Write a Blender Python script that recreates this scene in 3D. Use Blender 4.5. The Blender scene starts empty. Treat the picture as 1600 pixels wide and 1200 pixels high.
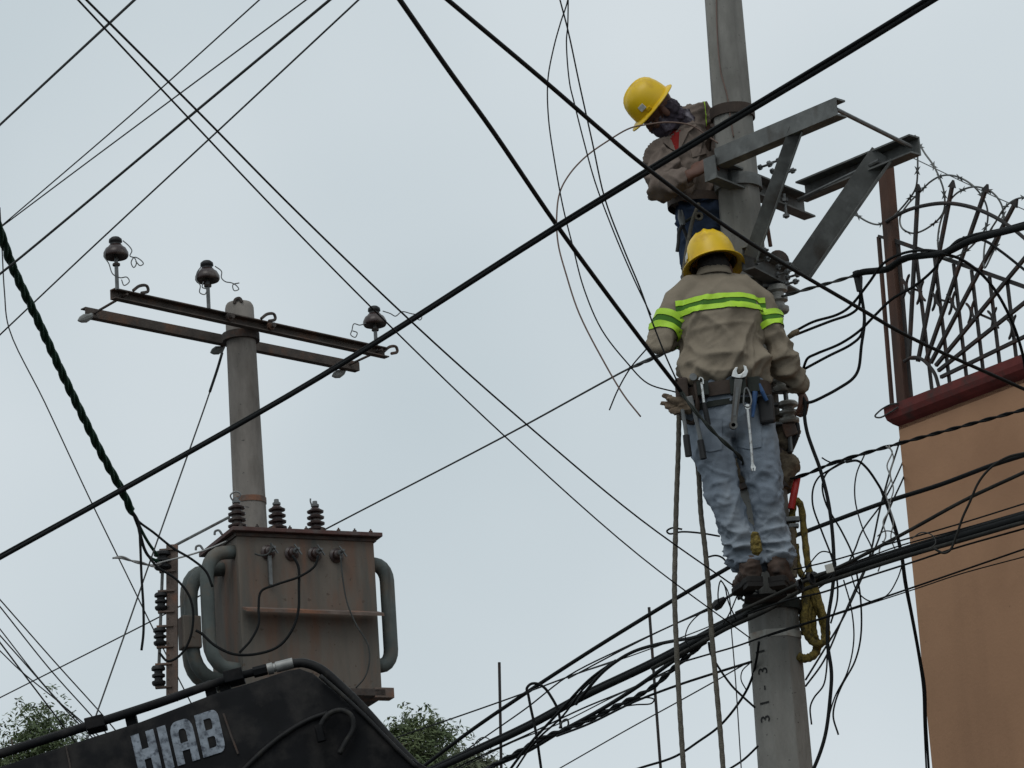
import bpy, bmesh, math, random
from mathutils import Vector, Matrix, noise
from mathutils.bvhtree import BVHTree
random.seed(7)
R = math.radians
V = Vector
scene = bpy.context.scene
COL = scene.collection
# ------------------------------------------------------------------ camera
FPX = 6000.0                       # focal length in pixels of the 1600 x 1200 photograph
PITCH, ROLL = R(17.0), R(3.9)
CAM = V((0, 0, 1.6))
_F = V((0, math.cos(PITCH), math.sin(PITCH)))
_R0 = V((1, 0, 0)); _U0 = V((0, -math.sin(PITCH), math.cos(PITCH)))
_R = _R0 * math.cos(ROLL) - _U0 * math.sin(ROLL)
_U = _R0 * math.sin(ROLL) + _U0 * math.cos(ROLL)
cd = bpy.data.cameras.new('camera'); cam = bpy.data.objects.new('camera', cd); COL.objects.link(cam)
cd.sensor_fit = 'HORIZONTAL'; cd.sensor_width = 36.0; cd.lens = 36.0 * FPX / 1600.0
cd.clip_start = 0.1; cd.clip_end = 4000
M = Matrix.Identity(4)
for i in range(3):
    M[i][0] = _R[i]; M[i][1] = _U[i]; M[i][2] = -_F[i]; M[i][3] = CAM[i]
cam.matrix_world = M
scene.camera = cam
# ------------------------------------------------------------------ overcast sky, soft sun, exposure
SUN_EL, SUN_AZ = R(52), R(198)      # high, behind the camera and a little to its left
world = bpy.data.worlds.new('World'); scene.world = world; world.use_nodes = True
nt = world.node_tree; nt.nodes.clear()
def wn(t): return nt.nodes.new(t)
sky = wn('ShaderNodeTexSky'); sky.sky_type = 'NISHITA'; sky.sun_disc = False
sky.sun_elevation = SUN_EL; sky.sun_rotation = SUN_AZ
sk = wn('ShaderNodeVectorMath'); sk.operation = 'SCALE'; sk.inputs['Scale'].default_value = 0.09
nt.links.new(sky.outputs[0], sk.inputs[0])
tc = wn('ShaderNodeTexCoord')
nz = wn('ShaderNodeTexNoise'); nz.inputs['Scale'].default_value = 5.0; nz.inputs['Detail'].default_value = 3.0; nz.inputs['Roughness'].default_value = 0.45
nt.links.new(tc.outputs['Generated'], nz.inputs['Vector'])
rp = wn('ShaderNodeValToRGB')
rp.color_ramp.elements[0].position = 0.32; rp.color_ramp.elements[0].color = (0.520, 0.600, 0.642, 1)
rp.color_ramp.elements[1].position = 0.68; rp.color_ramp.elements[1].color = (0.668, 0.730, 0.765, 1)
nt.links.new(nz.outputs['Fac'], rp.inputs['Fac'])
mx = wn('ShaderNodeMix'); mx.data_type = 'RGBA'; mx.inputs['Factor'].default_value = 0.97
nt.links.new(sk.outputs[0], mx.inputs['A']); nt.links.new(rp.outputs[0], mx.inputs['B'])
bg = wn('ShaderNodeBackground'); bg.inputs['Strength'].default_value = 1.0
nt.links.new(mx.outputs['Result'], bg.inputs['Color'])
wo = wn('ShaderNodeOutputWorld'); nt.links.new(bg.outputs[0], wo.inputs['Surface'])
sl = bpy.data.lights.new('sun', 'SUN'); sl.energy = 0.8; sl.angle = R(35); sl.color = (1.0, 0.97, 0.93)
so = bpy.data.objects.new('sun', sl); COL.objects.link(so)
sdir = V((math.sin(SUN_AZ) * math.cos(SUN_EL), math.cos(SUN_AZ) * math.cos(SUN_EL), math.sin(SUN_EL)))
so.rotation_euler = sdir.to_track_quat('Z', 'Y').to_euler(); so.location = (0, 0, 40)
vs = scene.view_settings
vs.view_transform = 'Standard'; vs.look = 'None'; vs.exposure = 0.0; vs.gamma = 1.0; vs.use_curve_mapping = False
# ------------------------------------------------------------------ where a thing seen at a pixel stands, at a given distance Y
def ray(px, py): return _F + _R * ((px - 800) / FPX) + _U * ((600 - py) / FPX)
def P(px, py, Y):
    d = ray(px, py); return CAM + d * (Y / d.y)
def PZ(px, py, z):
    d = ray(px, py); return CAM + d * ((z - CAM.z) / d.z)
def PP(px, py, p0, nrm):
    d = ray(px, py); return CAM + d * ((p0 - CAM).dot(nrm) / d.dot(nrm))
def ppm(p): return FPX / (p - CAM).dot(_F)      # photo pixels per metre at p
# ------------------------------------------------------------------ mesh helpers
class MB:
    def __init__(s): s.v = []; s.f = []
    def add(s, vs, fs):
        o = len(s.v); s.v += [V(p) for p in vs]; s.f += [tuple(i + o for i in f) for f in fs]
        return s
    def box(s, c, a, b, d):
        a, b, d = V(a), V(b), V(d); c = V(c)
        vs = [c + a * i + b * j + d * k for i in (-1, 1) for j in (-1, 1) for k in (-1, 1)]
        fs = [(0, 1, 3, 2), (4, 6, 7, 5), (0, 4, 5, 1), (2, 3, 7, 6), (0, 2, 6, 4), (1, 5, 7, 3)]
        if a.cross(b).dot(d) < 0: fs = [f[::-1] for f in fs]
        return s.add(vs, fs)
    def ring_loft(s, rings, cap=True):
        o = len(s.v); n = len(rings[0])
        for r in rings: s.v += [V(p) for p in r]
        for i in range(len(rings) - 1):
            for j in range(n):
                a = o + i * n + j; b = o + i * n + (j + 1) % n
                s.f.append((a, b, b + n, a + n))
        if cap:
            s.f.append(tuple(o + j for j in range(n))[::-1])
            k = o + (len(rings) - 1) * n
            s.f.append(tuple(k + j for j in range(n)))
        return s
    def tube(s, pts, r, n=8, side=None, cap=True):
        pts = [V(p) for p in pts]; m = len(pts)
        rr = r if isinstance(r, (list, tuple)) else [r] * m
        rings = []; u = None
        for i in range(m):
            t = (pts[min(i + 1, m - 1)] - pts[max(i - 1, 0)]).normalized()
            if u is None:
                u = V(side) if side is not None else (V((0, 0, 1)) if abs(t.z) < 0.9 else V((1, 0, 0)))
            elif side is not None: u = V(side)
            u = (u - t * u.dot(t)).normalized(); w = t.cross(u)
            ra, rb = rr[i] if isinstance(rr[i], (list, tuple)) else (rr[i], rr[i])
            rings.append([pts[i] + u * (math.cos(2 * math.pi * k / n) * ra) + w * (math.sin(2 * math.pi * k / n) * rb) for k in range(n)])
        return s.ring_loft(rings, cap)
    def lathe(s, p0, axis, prof, n=16):
        axis = V(axis).normalized(); p0 = V(p0)
        u = axis.orthogonal().normalized(); w = axis.cross(u)
        rings = [[p0 + axis * h + (u * math.cos(2 * math.pi * k / n) + w * math.sin(2 * math.pi * k / n)) * max(r, 0.0004) for k in range(n)] for h, r in prof]
        return s.ring_loft(rings)
    def beam(s, p0, p1, up, prof, cut0=None):
        p0, p1 = V(p0), V(p1); t = (p1 - p0).normalized(); up = V(up); up = (up - t * up.dot(t)).normalized(); sd = t.cross(up)
        rings = [[p + sd * x + up * y for x, y in prof] for p in (p0, p1)]
        o = len(s.v); n = len(prof)
        for r in rings: s.v += r
        for j in range(n): s.f.append((o + j, o + (j + 1) % n, o + n + (j + 1) % n, o + n + j))
        s.f.append(tuple(o + j for j in range(n))[::-1]); s.f.append(tuple(o + n + j for j in range(n)))
        return s
    def prism(s, poly, ext):
        poly = [V(p) for p in poly]; ext = V(ext); n = len(poly); o = len(s.v)
        s.v += poly + [p + ext for p in poly]
        for j in range(n): s.f.append((o + j, o + (j + 1) % n, o + n + (j + 1) % n, o + n + j))
        s.f.append(tuple(o + j for j in range(n))[::-1]); s.f.append(tuple(o + n + j for j in range(n)))
        return s
    def ellipsoid(s, c, ax, ay, az, n=14, m=9):
        c, ax, ay, az = V(c), V(ax), V(ay), V(az)
        rings = []
        for i in range(m + 1):
            th = math.pi * min(max(i / m, 0.02), 0.98)
            rings.append([c + az * -math.cos(th) + (ax * math.cos(2 * math.pi * k / n) + ay * math.sin(2 * math.pi * k / n)) * math.sin(th) for k in range(n)])
        return s.ring_loft(rings)
    def build(s, name, mat, parent=None, smooth=False, origin=None, bevel=0, recalc=True):
        if parent is not None: org = world_loc(parent)
        elif origin is not None: org = V(origin)
        else:
            zmin = min(p.z for p in s.v); lo = [p for p in s.v if p.z < zmin + 0.02]
            org = sum(lo, V()) / len(lo)
        me = bpy.data.meshes.new(name); me.from_pydata([p - org for p in s.v], [], s.f); me.update()
        if recalc or bevel:
            bm = bmesh.new(); bm.from_mesh(me)
            if recalc: bmesh.ops.recalc_face_normals(bm, faces=bm.faces)
            if bevel:
                es = [e for e in bm.edges if len(e.link_faces) == 2 and e.calc_face_angle(0) > 0.5]
                bmesh.ops.bevel(bm, geom=es, offset=bevel, segments=2, profile=0.6, affect='EDGES', clamp_overlap=True)
            bm.to_mesh(me); bm.free()
        if smooth:
            for p in me.polygons: p.use_smooth = True
            if smooth == 'auto':
                try: me.set_sharp_from_angle(angle=R(38))
                except Exception: pass
        me.materials.append(MAT[mat])
        o = bpy.data.objects.new(name, me); COL.objects.link(o)
        if parent is not None: o.parent = parent
        else: o.location = org
        return o
def world_loc(o):
    l = V(o.location)
    while o.parent is not None: o = o.parent; l = l + V(o.location)
    return l
def tag(o, label, cat, group=None, kind=None):
    if label: o['label'] = label
    if cat: o['category'] = cat
    if group: o['group'] = group
    if kind: o['kind'] = kind
    return o
def thing(name, label, cat, loc, group=None):
    o = bpy.data.objects.new(name, None); COL.objects.link(o); o.location = loc; o.empty_display_size = 0.1
    return tag(o, label, cat, group)
def catmull(pts, step=6):
    pts = [V(p) for p in pts]
    if len(pts) == 2: return [pts[0].lerp(pts[1], i / 3) for i in range(4)]
    out = []; q = [pts[0] * 2 - pts[1]] + pts + [pts[-1] * 2 - pts[-2]]
    for i in range(1, len(q) - 2):
        a, b, c, d = q[i - 1:i + 3]
        t0 = 0; t1 = max((b - a).length, 1e-4) ** .5; t2 = t1 + max((c - b).length, 1e-4) ** .5; t3 = t2 + max((d - c).length, 1e-4) ** .5
        for k in range(step):
            t = t1 + (t2 - t1) * k / step
            A1 = a * ((t1 - t) / t1) + b * (t / t1); A2 = b * ((t2 - t) / (t2 - t1)) + c * ((t - t1) / (t2 - t1)); A3 = c * ((t3 - t) / (t3 - t2)) + d * ((t - t2) / (t3 - t2))
            B1 = A1 * ((t2 - t) / t2) + A2 * (t / t2); B2 = A2 * ((t3 - t) / (t3 - t1)) + A3 * ((t - t1) / (t3 - t1))
            out.append(B1 * ((t2 - t) / (t2 - t1)) + B2 * ((t - t1) / (t2 - t1)))
    out.append(pts[-1]); return out
def remesh(o, voxel, smooth_it=4, fac=0.5):
    m = o.modifiers.new('r', 'REMESH'); m.mode = 'VOXEL'; m.voxel_size = voxel
    if smooth_it: s = o.modifiers.new('s', 'SMOOTH'); s.iterations = smooth_it; s.factor = fac
    dg = bpy.context.evaluated_depsgraph_get(); dg.update()
    me = bpy.data.meshes.new_from_object(o.evaluated_get(dg))
    mats = list(o.data.materials); o.modifiers.clear(); o.data = me
    if not me.materials:
        for q in mats: me.materials.append(q)
    for p in me.polygons: p.use_smooth = True
    return o
def displace(o, fn):
    me = o.data; org = world_loc(o); ns = [V(v.normal) for v in me.vertices]
    for v, n in zip(me.vertices, ns):
        v.co = v.co + n * fn(v.co + org, n)
    me.update()
# ------------------------------------------------------------------ materials
MAT = {}
def mat(name, c, rough=0.7, metal=0.0, var=0.25, scale=6.0, c2=None, c2amt=0.0, c2scale=3.0, stretch=(1, 1, 1), bump=0.0, bscale=40.0, speck=None, spec=0.4, c3=None, c3scale=5.0, c3stretch=(1, 1, .12), c3lo=0.56, c3hi=0.72):
    """base colour c varied by noise; c2 = second colour of stains or wear in patches; speck = (colour, scale, threshold) small pits"""
    m = bpy.data.materials.new(name); m.use_nodes = True; t = m.node_tree; t.nodes.clear(); N = t.nodes.new; L = t.links.new
    out = N('ShaderNodeOutputMaterial'); b = N('ShaderNodeBsdfPrincipled'); L(b.outputs[0], out.inputs[0])
    b.inputs['Roughness'].default_value = rough; b.inputs['Metallic'].default_value = metal
    b.inputs['Specular IOR Level'].default_value = spec
    co = N('ShaderNodeTexCoord'); mp = N('ShaderNodeMapping'); mp.inputs['Scale'].default_value = stretch
    L(co.outputs['Object'], mp.inputs['Vector'])
    n1 = N('ShaderNodeTexNoise'); n1.inputs['Scale'].default_value = scale; n1.inputs['Detail'].default_value = 6; n1.inputs['Roughness'].default_value = 0.62
    L(mp.outputs[0], n1.inputs['Vector'])
    r1 = N('ShaderNodeMapRange'); r1.inputs['From Min'].default_value = 0.3; r1.inputs['From Max'].default_value = 0.7
    r1.inputs['To Min'].default_value = 1 - var; r1.inputs['To Max'].default_value = 1 + var
    L(n1.outputs['Fac'], r1.inputs['Value'])
    cm = N('ShaderNodeVectorMath'); cm.operation = 'SCALE'; cm.inputs[0].default_value = c; L(r1.outputs[0], cm.inputs['Scale'])
    last = cm.outputs[0]
    def mixin(fac, col, prev):
        x = N('ShaderNodeMix'); x.data_type = 'RGBA'; L(fac, x.inputs['Factor']); L(prev, x.inputs['A']); x.inputs['B'].default_value = (*col, 1); return x.outputs['Result']
    if c2:
        n2 = N('ShaderNodeTexNoise'); n2.inputs['Scale'].default_value = c2scale; n2.inputs['Detail'].default_value = 5; n2.inputs['Roughness'].default_value = 0.6
        a2 = N('ShaderNodeVectorMath'); a2.operation = 'ADD'; a2.inputs[1].default_value = (7.3, 2.1, 5.7); L(mp.outputs[0], a2.inputs[0]); L(a2.outputs[0], n2.inputs['Vector'])
        r2 = N('ShaderNodeMapRange'); r2.inputs['From Min'].default_value = 0.62 - 0.28 * c2amt; r2.inputs['From Max'].default_value = 0.72 - 0.1 * c2amt
        L(n2.outputs['Fac'], r2.inputs['Value']); last = mixin(r2.outputs[0], c2, last)
    if c3:                       # runs and streaks, long in z
        m3 = N('ShaderNodeMapping'); m3.inputs['Scale'].default_value = c3stretch; m3.inputs['Location'].default_value = (3.1, 9.2, 1.4); L(co.outputs['Object'], m3.inputs['Vector'])
        n5 = N('ShaderNodeTexNoise'); n5.inputs['Scale'].default_value = c3scale; n5.inputs['Detail'].default_value = 4; L(m3.outputs[0], n5.inputs['Vector'])
        r5 = N('ShaderNodeMapRange'); r5.inputs['From Min'].default_value = c3lo; r5.inputs['From Max'].default_value = c3hi
        L(n5.outputs['Fac'], r5.inputs['Value']); last = mixin(r5.outputs[0], c3, last)
    if speck:
        n3 = N('ShaderNodeTexNoise'); n3.inputs['Scale'].default_value = speck[1]; n3.inputs['Detail'].default_value = 2
        L(co.outputs['Object'], n3.inputs['Vector'])
        r3 = N('ShaderNodeMapRange'); r3.inputs['From Min'].default_value = speck[2]; r3.inputs['From Max'].default_value = speck[2] + 0.05
        L(n3.outputs['Fac'], r3.inputs['Value']); last = mixin(r3.outputs[0], speck[0], last)
    L(last, b.inputs['Base Color'])
    if bump:
        n4 = N('ShaderNodeTexNoise'); n4.inputs['Scale'].default_value = bscale; n4.inputs['Detail'].default_value = 5; L(mp.outputs[0], n4.inputs['Vector'])
        bp = N('ShaderNodeBump'); bp.inputs['Strength'].default_value = bump; bp.inputs['Distance'].default_value = 0.01
        L(n4.outputs['Fac'], bp.inputs['Height']); L(bp.outputs[0], b.inputs['Normal'])
    MAT[name] = m; return m
mat('concrete', (0.235, 0.228, 0.208), 0.9, var=0.22, scale=5, stretch=(1, 1, 0.35), c3=(0.13, 0.125, 0.115), c3scale=11, c3lo=.52, c3hi=.8, c2=(0.16, 0.155, 0.14), c2amt=0.5, c2scale=4, bump=0.35, bscale=60, speck=((0.09, 0.085, 0.08), 55, 0.70))
mat('old_concrete', (0.22, 0.20, 0.18), 0.92, var=0.28, scale=4, stretch=(1, 1, 0.3), c2=(0.13, 0.115, 0.10), c2amt=0.55, c2scale=5, bump=0.5, bscale=45, speck=((0.09, 0.085, 0.08), 30, 0.69))
mat('galvanised', (0.125, 0.129, 0.124), 0.62, c3=(0.075, 0.066, 0.058), c3scale=8, c3stretch=(1, 1, .5), metal=0.25, var=0.32, scale=9, c2=(0.175, 0.18, 0.175), c2amt=0.4, c2scale=14, bump=0.08)
mat('dull_steel', (0.15, 0.155, 0.155), 0.5, metal=0.6, var=0.25, scale=20)
mat('bright_steel', (0.60, 0.61, 0.60), 0.38, metal=0.75, var=0.2, scale=30, c2=(0.22, 0.2, 0.17), c2amt=0.25, c2scale=40)
mat('rusty_steel', (0.13, 0.098, 0.082), 0.85, var=0.35, scale=8, c2=(0.21, 0.10, 0.06), c2amt=0.6, c2scale=6, bump=0.3, bscale=60)
mat('dark_rust', (0.06, 0.048, 0.042), 0.8, var=0.35, scale=14, c2=(0.11, 0.06, 0.04), c2amt=0.4, c2scale=10, bump=0.25)
mat('brown_porcelain', (0.034, 0.019, 0.017), 0.35, var=0.3, scale=10, c2=(0.10, 0.08, 0.07), c2amt=0.3, c2scale=12, spec=0.5)
mat('grey_porcelain', (0.30, 0.29, 0.26), 0.4, var=0.2, scale=12, c2=(0.14, 0.13, 0.12), c2amt=0.4, c2scale=15)
mat('lamp_glass', (0.20, 0.205, 0.195), 0.4, var=0.2, scale=20)
mat('tank_paint', (0.130, 0.110, 0.091), 0.78, var=0.16, scale=3, stretch=(2.2, 2.2, 0.5), c2=(0.155, 0.088, 0.06), c2amt=0.6, c2scale=2.6, c3=(0.072, 0.080, 0.074), c3scale=8, c3lo=.53, c3hi=.74, bump=0.1, bscale=25, speck=((0.09, 0.065, 0.05), 24, 0.68))
mat('lid_paint', (0.085, 0.04, 0.034), 0.7, var=0.35, scale=8, c2=(0.10, 0.09, 0.085), c2amt=0.6, c2scale=7)
mat('radiator_paint', (0.090, 0.105, 0.100), 0.72, var=0.25, scale=4, c2=(0.125, 0.105, 0.083), c2amt=0.5, c2scale=5, c3=(0.055, 0.05, 0.045), c3scale=14, bump=0.15)
mat('crane_paint', (0.0075, 0.0078, 0.009), 0.7, var=0.45, scale=5, c2=(0.028, 0.026, 0.025), c2amt=0.5, c2scale=7, bump=0.12, bscale=18, speck=((0.14, 0.13, 0.12), 34, 0.775), spec=0.12)
mat('rubber', (0.012, 0.012, 0.0125), 0.55, var=0.3, scale=12, c2=(0.03, 0.028, 0.024), c2amt=0.35, c2scale=20, spec=0.2)
mat('fitting', (0.28, 0.28, 0.27), 0.55, metal=0.5, var=0.3, scale=30)
mat('decal', (0.25, 0.28, 0.32), 0.7, var=0.35, scale=26, c2=(0.06, 0.068, 0.085), c2amt=0.5, c2scale=48, spec=0.1)
mat('cable_black', (0.009, 0.010, 0.0105), 0.7, var=0.25, scale=10, spec=0.15)
mat('cable_worn', (0.022, 0.022, 0.020), 0.75, var=0.3, scale=10, c2=(0.045, 0.042, 0.036), c2amt=0.4, c2scale=8, spec=0.2)
mat('cable_green', (0.010, 0.042, 0.024), 0.65, var=0.3, scale=8, spec=0.2)
mat('wire_bare', (0.055, 0.057, 0.055), 0.75, metal=0.0, var=0.25, scale=12, spec=0.2)
mat('wire_light', (0.30, 0.30, 0.29), 0.6, metal=0.2, var=0.2, scale=12)
mat('wire_copper', (0.16, 0.105, 0.085), 0.6, metal=0.2, var=0.2, scale=12)
mat('rope_tan', (0.115, 0.105, 0.085), 0.95, var=0.35, scale=50, bump=0.5, bscale=160)
mat('rope_yellow', (0.17, 0.125, 0.03), 0.95, var=0.5, scale=45, c2=(0.05, 0.04, 0.015), c2amt=0.5, c2scale=30, bump=0.6, bscale=120)
mat('plaster', (0.43, 0.242, 0.140), 0.95, c3=(0.32, 0.178, 0.104), c3scale=3.5, c3stretch=(1, 1, .1), c3lo=.52, c3hi=.9, var=0.08, scale=1.3, c2=(0.37, 0.205, 0.118), c2amt=0.4, c2scale=1.0, bump=0.12, bscale=55, speck=((0.22, 0.125, 0.075), 20, 0.76))
mat('cornice_red', (0.14, 0.024, 0.020), 0.75, var=0.25, scale=6, c2=(0.07, 0.03, 0.026), c2amt=0.4, c2scale=9, bump=0.12)
mat('iron', (0.026, 0.023, 0.022), 0.7, var=0.3, scale=15, c2=(0.06, 0.03, 0.02), c2amt=0.3, c2scale=12)
mat('post_rust', (0.085, 0.042, 0.028), 0.85, var=0.3, scale=8, stretch=(1, 1, .4), c2=(0.045, 0.028, 0.022), c2amt=0.5, c2scale=6)
mat('razor', (0.13, 0.135, 0.13), 0.55, metal=0.4, var=0.2)
mat('hat_yellow', (0.78, 0.50, 0.004), 0.4, var=0.08, scale=9, c2=(0.60, 0.36, 0.006), c2amt=0.3, c2scale=12, spec=0.5)
mat('hat_inside', (0.06, 0.045, 0.02), 0.8)
mat('sticker', (0.55, 0.56, 0.52), 0.6, var=0.3, scale=40)
mat('shirt_cloth', (0.235, 0.198, 0.150), 0.95, var=0.10, scale=7, bump=0.15, bscale=110, spec=0.1)
mat('shirt_cloth_worn', (0.165, 0.132, 0.112), 0.95, var=0.14, scale=7, bump=0.15, bscale=110, spec=0.1)
mat('hi_vis', (0.42, 0.70, 0.035), 0.55, var=0.07, scale=25)
mat('hi_vis_dark', (0.05, 0.16, 0.012), 0.8, var=0.15)
mat('denim_light', (0.205, 0.240, 0.285), 0.95, var=0.16, scale=5, c2=(0.285, 0.32, 0.36), c2amt=0.5, c2scale=4.5, bump=0.18, bscale=150, spec=0.1)
mat('denim_dark', (0.032, 0.048, 0.085), 0.95, var=0.3, scale=8, bump=0.2, bscale=120, spec=0.1)
mat('boot_leather', (0.075, 0.048, 0.036), 0.75, var=0.3, scale=20, c2=(0.04, 0.03, 0.025), c2amt=0.5, c2scale=14, bump=0.2)
mat('boot_sole', (0.018, 0.016, 0.015), 0.9)
mat('skin', (0.115, 0.052, 0.034), 0.6, var=0.15, scale=15)
mat('hair', (0.010, 0.008, 0.007), 0.7, var=0.4, scale=60)
mat('eye', (0.5, 0.48, 0.45), 0.3)
mat('bandana', (0.045, 0.035, 0.048), 0.95, var=0.3, scale=20, c2=(0.24, 0.22, 0.25), c2amt=0.38, c2scale=13, bump=0.2, bscale=60)
mat('tee_red', (0.21, 0.012, 0.010), 0.95, var=0.15)
mat('belt_leather', (0.045, 0.030, 0.022), 0.75, var=0.3, scale=14, bump=0.15)
mat('belt_web', (0.022, 0.026, 0.022), 0.9, var=0.25, scale=40)
mat('glove_leather', (0.17, 0.125, 0.085), 0.9, var=0.25, scale=18, c2=(0.09, 0.065, 0.045), c2amt=0.4, c2scale=20, bump=0.2)
mat('plastic_black', (0.010, 0.010, 0.011), 0.55, var=0.2)
mat('plastic_blue', (0.025, 0.075, 0.19), 0.5, var=0.2)
mat('plastic_red', (0.42, 0.018, 0.015), 0.45, var=0.12)
mat('sacking', (0.15, 0.118, 0.08), 0.98, var=0.3, scale=25, c2=(0.08, 0.06, 0.042), c2amt=0.45, c2scale=16, bump=0.5, bscale=70)
mat('tape_pale', (0.42, 0.41, 0.37), 0.85, var=0.2, scale=8, c2=(0.26, 0.18, 0.13), c2amt=0.35, c2scale=7)
mat('paint_black', (0.014, 0.014, 0.014), 0.8, var=0.3, scale=60)
mat('bark', (0.09, 0.07, 0.05), 0.95, var=0.3, scale=14, bump=0.5)
mat('asphalt', (0.05, 0.05, 0.05), 0.95, var=0.2, scale=20, bump=0.3)
mat('pavement', (0.24, 0.23, 0.21), 0.95, var=0.15, scale=6, bump=0.2)
def leaf_mat(name, c, c2):
    m = mat(name, c, 0.7, var=0.3, scale=0.8, c2=c2, c2amt=0.5, c2scale=1.2); return m
leaf_mat('leaves', (0.072, 0.102, 0.038), (0.11, 0.138, 0.055))
leaf_mat('leaves_grey', (0.10, 0.115, 0.06), (0.13, 0.14, 0.08))
mat('weathered_steel', (0.078, 0.064, 0.055), 0.85, var=0.35, scale=9, c2=(0.13, 0.075, 0.05), c2amt=0.4, c2scale=7, bump=0.3, bscale=60)
# ================================================================== ground
def sheet(name, x0, x1, y0, y1, z, m):
    o = MB().add([(x0, y0, z), (x1, y0, z), (x1, y1, z), (x0, y1, z)], [(0, 1, 2, 3)]).build(name, m, origin=(0, 0, 0), recalc=False)
    o['kind'] = 'structure'; return o
sheet('ground', -1500, 1500, -1500, 1500, 0.0, 'asphalt')
pv = MB().box((10.5, 21.0, 0.06), (9.3, 0, 0), (0, 4.2, 0), (0, 0, 0.06)).build('pavement', 'pavement', origin=(10.5, 21, 0)); pv['kind'] = 'structure'
# ================================================================== main pole: tapered octagonal concrete
YP = 18.0
_pb, _pt = P(1227, 1200, YP), P(1130, 0, YP)
def pole_axis(z): return _pb + (_pt - _pb) * ((z - _pb.z) / (_pt.z - _pb.z))
_rb, _rt = 43.5 / ppm(_pb) * 1.03, 29.5 / ppm(_pt) * 1.03
def pole_r(z): return _rb + (_rt - _rb) * ((z - _pb.z) / (_pt.z - _pb.z))
mp_ = thing('concrete_pole', 'octagonal grey concrete utility pole that both linemen are working on', 'utility pole', pole_axis(0.0))
def octo(z, rot=R(22.5 + 2), grow=1.0, n=8):
    c = pole_axis(z); r = pole_r(z) * grow; return [c + V((math.cos(rot + 2 * math.pi * k / n) * r, math.sin(rot + 2 * math.pi * k / n) * r, 0)) for k in range(n)]
zs = [0.0] + [0.4 * i for i in range(1, 28)]
MB().ring_loft([octo(z) for z in zs]).build('shaft', 'concrete', mp_, bevel=0.006)
ztape = P(1212, 988, YP - 0.12).z
MB().ring_loft([octo(ztape + dz, grow=g) for dz, g in ((-0.018, 1.0), (-0.018, 1.025), (0.018, 1.025), (0.018, 1.0))], cap=False).build('tape_band', 'tape_pale', mp_)
# painted number running up the shaft, laid on the facet that faces the camera's left
def facet_point(px, py, lift=0.003):
    best = None
    z = P(px, py, YP - 0.12).z; pts = octo(z)
    for i in range(8):
        a, b = pts[i], pts[(i + 1) % 8]; t = (b - a).normalized(); n = V((t.y, -t.x, 0))
        if n.dot((a + b) / 2 - pole_axis(z)) < 0: n = -n
        q = PP(px, py, a, n)
        s = (q - a).dot(t) / (b - a).length
        if -0.02 <= s <= 1.02 and n.y < 0:
            if best is None or q.y < best[0].y: best = (q + n * lift, n, t)
    return best
def painted(txt, px, py, size, rot):
    q = facet_point(px, py)
    if q is None: return
    q, n, t = q
    cu = bpy.data.curves.new('painted_mark', 'FONT'); cu.body = txt; cu.size = size; cu.align_x = 'CENTER'; cu.align_y = 'CENTER'; cu.offset = size * 0.006
    tmp = bpy.data.objects.new('tmp', cu); COL.objects.link(tmp)
    dg = bpy.context.evaluated_depsgraph_get(); dg.update()
    me = bpy.data.meshes.new_from_object(tmp.evaluated_get(dg)); bpy.data.objects.remove(tmp)
    up = V((0, 0, 1)); rt = up.cross(n).normalized()
    c, s = math.cos(rot), math.sin(rot); ex = rt * c + up * s; ey = -rt * s + up * c
    org = world_loc(mp_)
    for v in me.vertices: v.co = q + ex * v.co.x + ey * v.co.y - org
    me.materials.clear(); me.materials.append(MAT['paint_black'])
    o = bpy.data.objects.new('painted_mark', me); COL.objects.link(o); o.parent = mp_
for txt, px, py in (('3', 1197, 1123), ('1', 1196, 1098), ('-', 1194, 1075), ('3', 1193, 1048), ('1', 1189, 1018), ('2', 1180, 925)):
    painted(txt, px, py, 0.080, R(90))
# ================================================================== cantilever steel frame on the main pole
fr = thing('cantilever_frame', 'galvanised steel cantilever frame with two braced arms bolted to the concrete pole', 'bracket', P(1185, 440, YP))
def chan(w, h, t):   # C section, open to +side
    return [(-w / 2, -h / 2), (w / 2, -h / 2), (w / 2, -h / 2 + t), (-w / 2 + t, -h / 2 + t), (-w / 2 + t, h / 2 - t), (w / 2, h / 2 - t), (w / 2, h / 2), (-w / 2, h / 2)]
def mirror(prof): return [(-x, y) for x, y in prof][::-1]
UP = V((0, 0, 1))
zA = P(1118, 245, 17.72).z
a0, a1 = PZ(1125, 248, zA), PZ(1314, 168, zA)
b0 = a0 + (PZ(1252, 300, zA) - a0); b1 = PZ(1430, 226, zA)
MB().beam(a0, a1, UP, mirror(chan(0.07, 0.090, 0.009))).build('arm', 'galvanised', fr)
MB().beam(b0, b1, UP, chan(0.075, 0.098, 0.009)).build('arm', 'galvanised', fr)
cdir = (b0 - a0).normalized(); adir = (a1 - a0).normalized()
c0 = a0 - cdir * 0.05 - UP * 0.01 - adir * 0.03; c1 = b0 + cdir * 0.10 - UP * 0.01 - adir * 0.03
MB().beam(c0 - UP * 0.045, c1 - UP * 0.045, UP, chan(0.07, 0.11, 0.009)).build('cross_channel', 'galvanised', fr)
MB().box(c0 - UP * .045 - cdir * .003, cdir * .004, adir * .04, UP * .06).build('end_plate', 'galvanised', fr)
zL = P(1190, 415, 17.8).z
l0, l1 = PZ(1168, 402, zL), PZ(1240, 440, zL)
MB().beam(l0, l1, UP, chan(0.07, 0.125, 0.009)).build('cross_channel', 'galvanised', fr)
ang = [(-0.038, -0.038), (0.038, -0.038), (0.038, -0.03), (-0.03, -0.03), (-0.03, 0.038), (-0.038, 0.038)]
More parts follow.
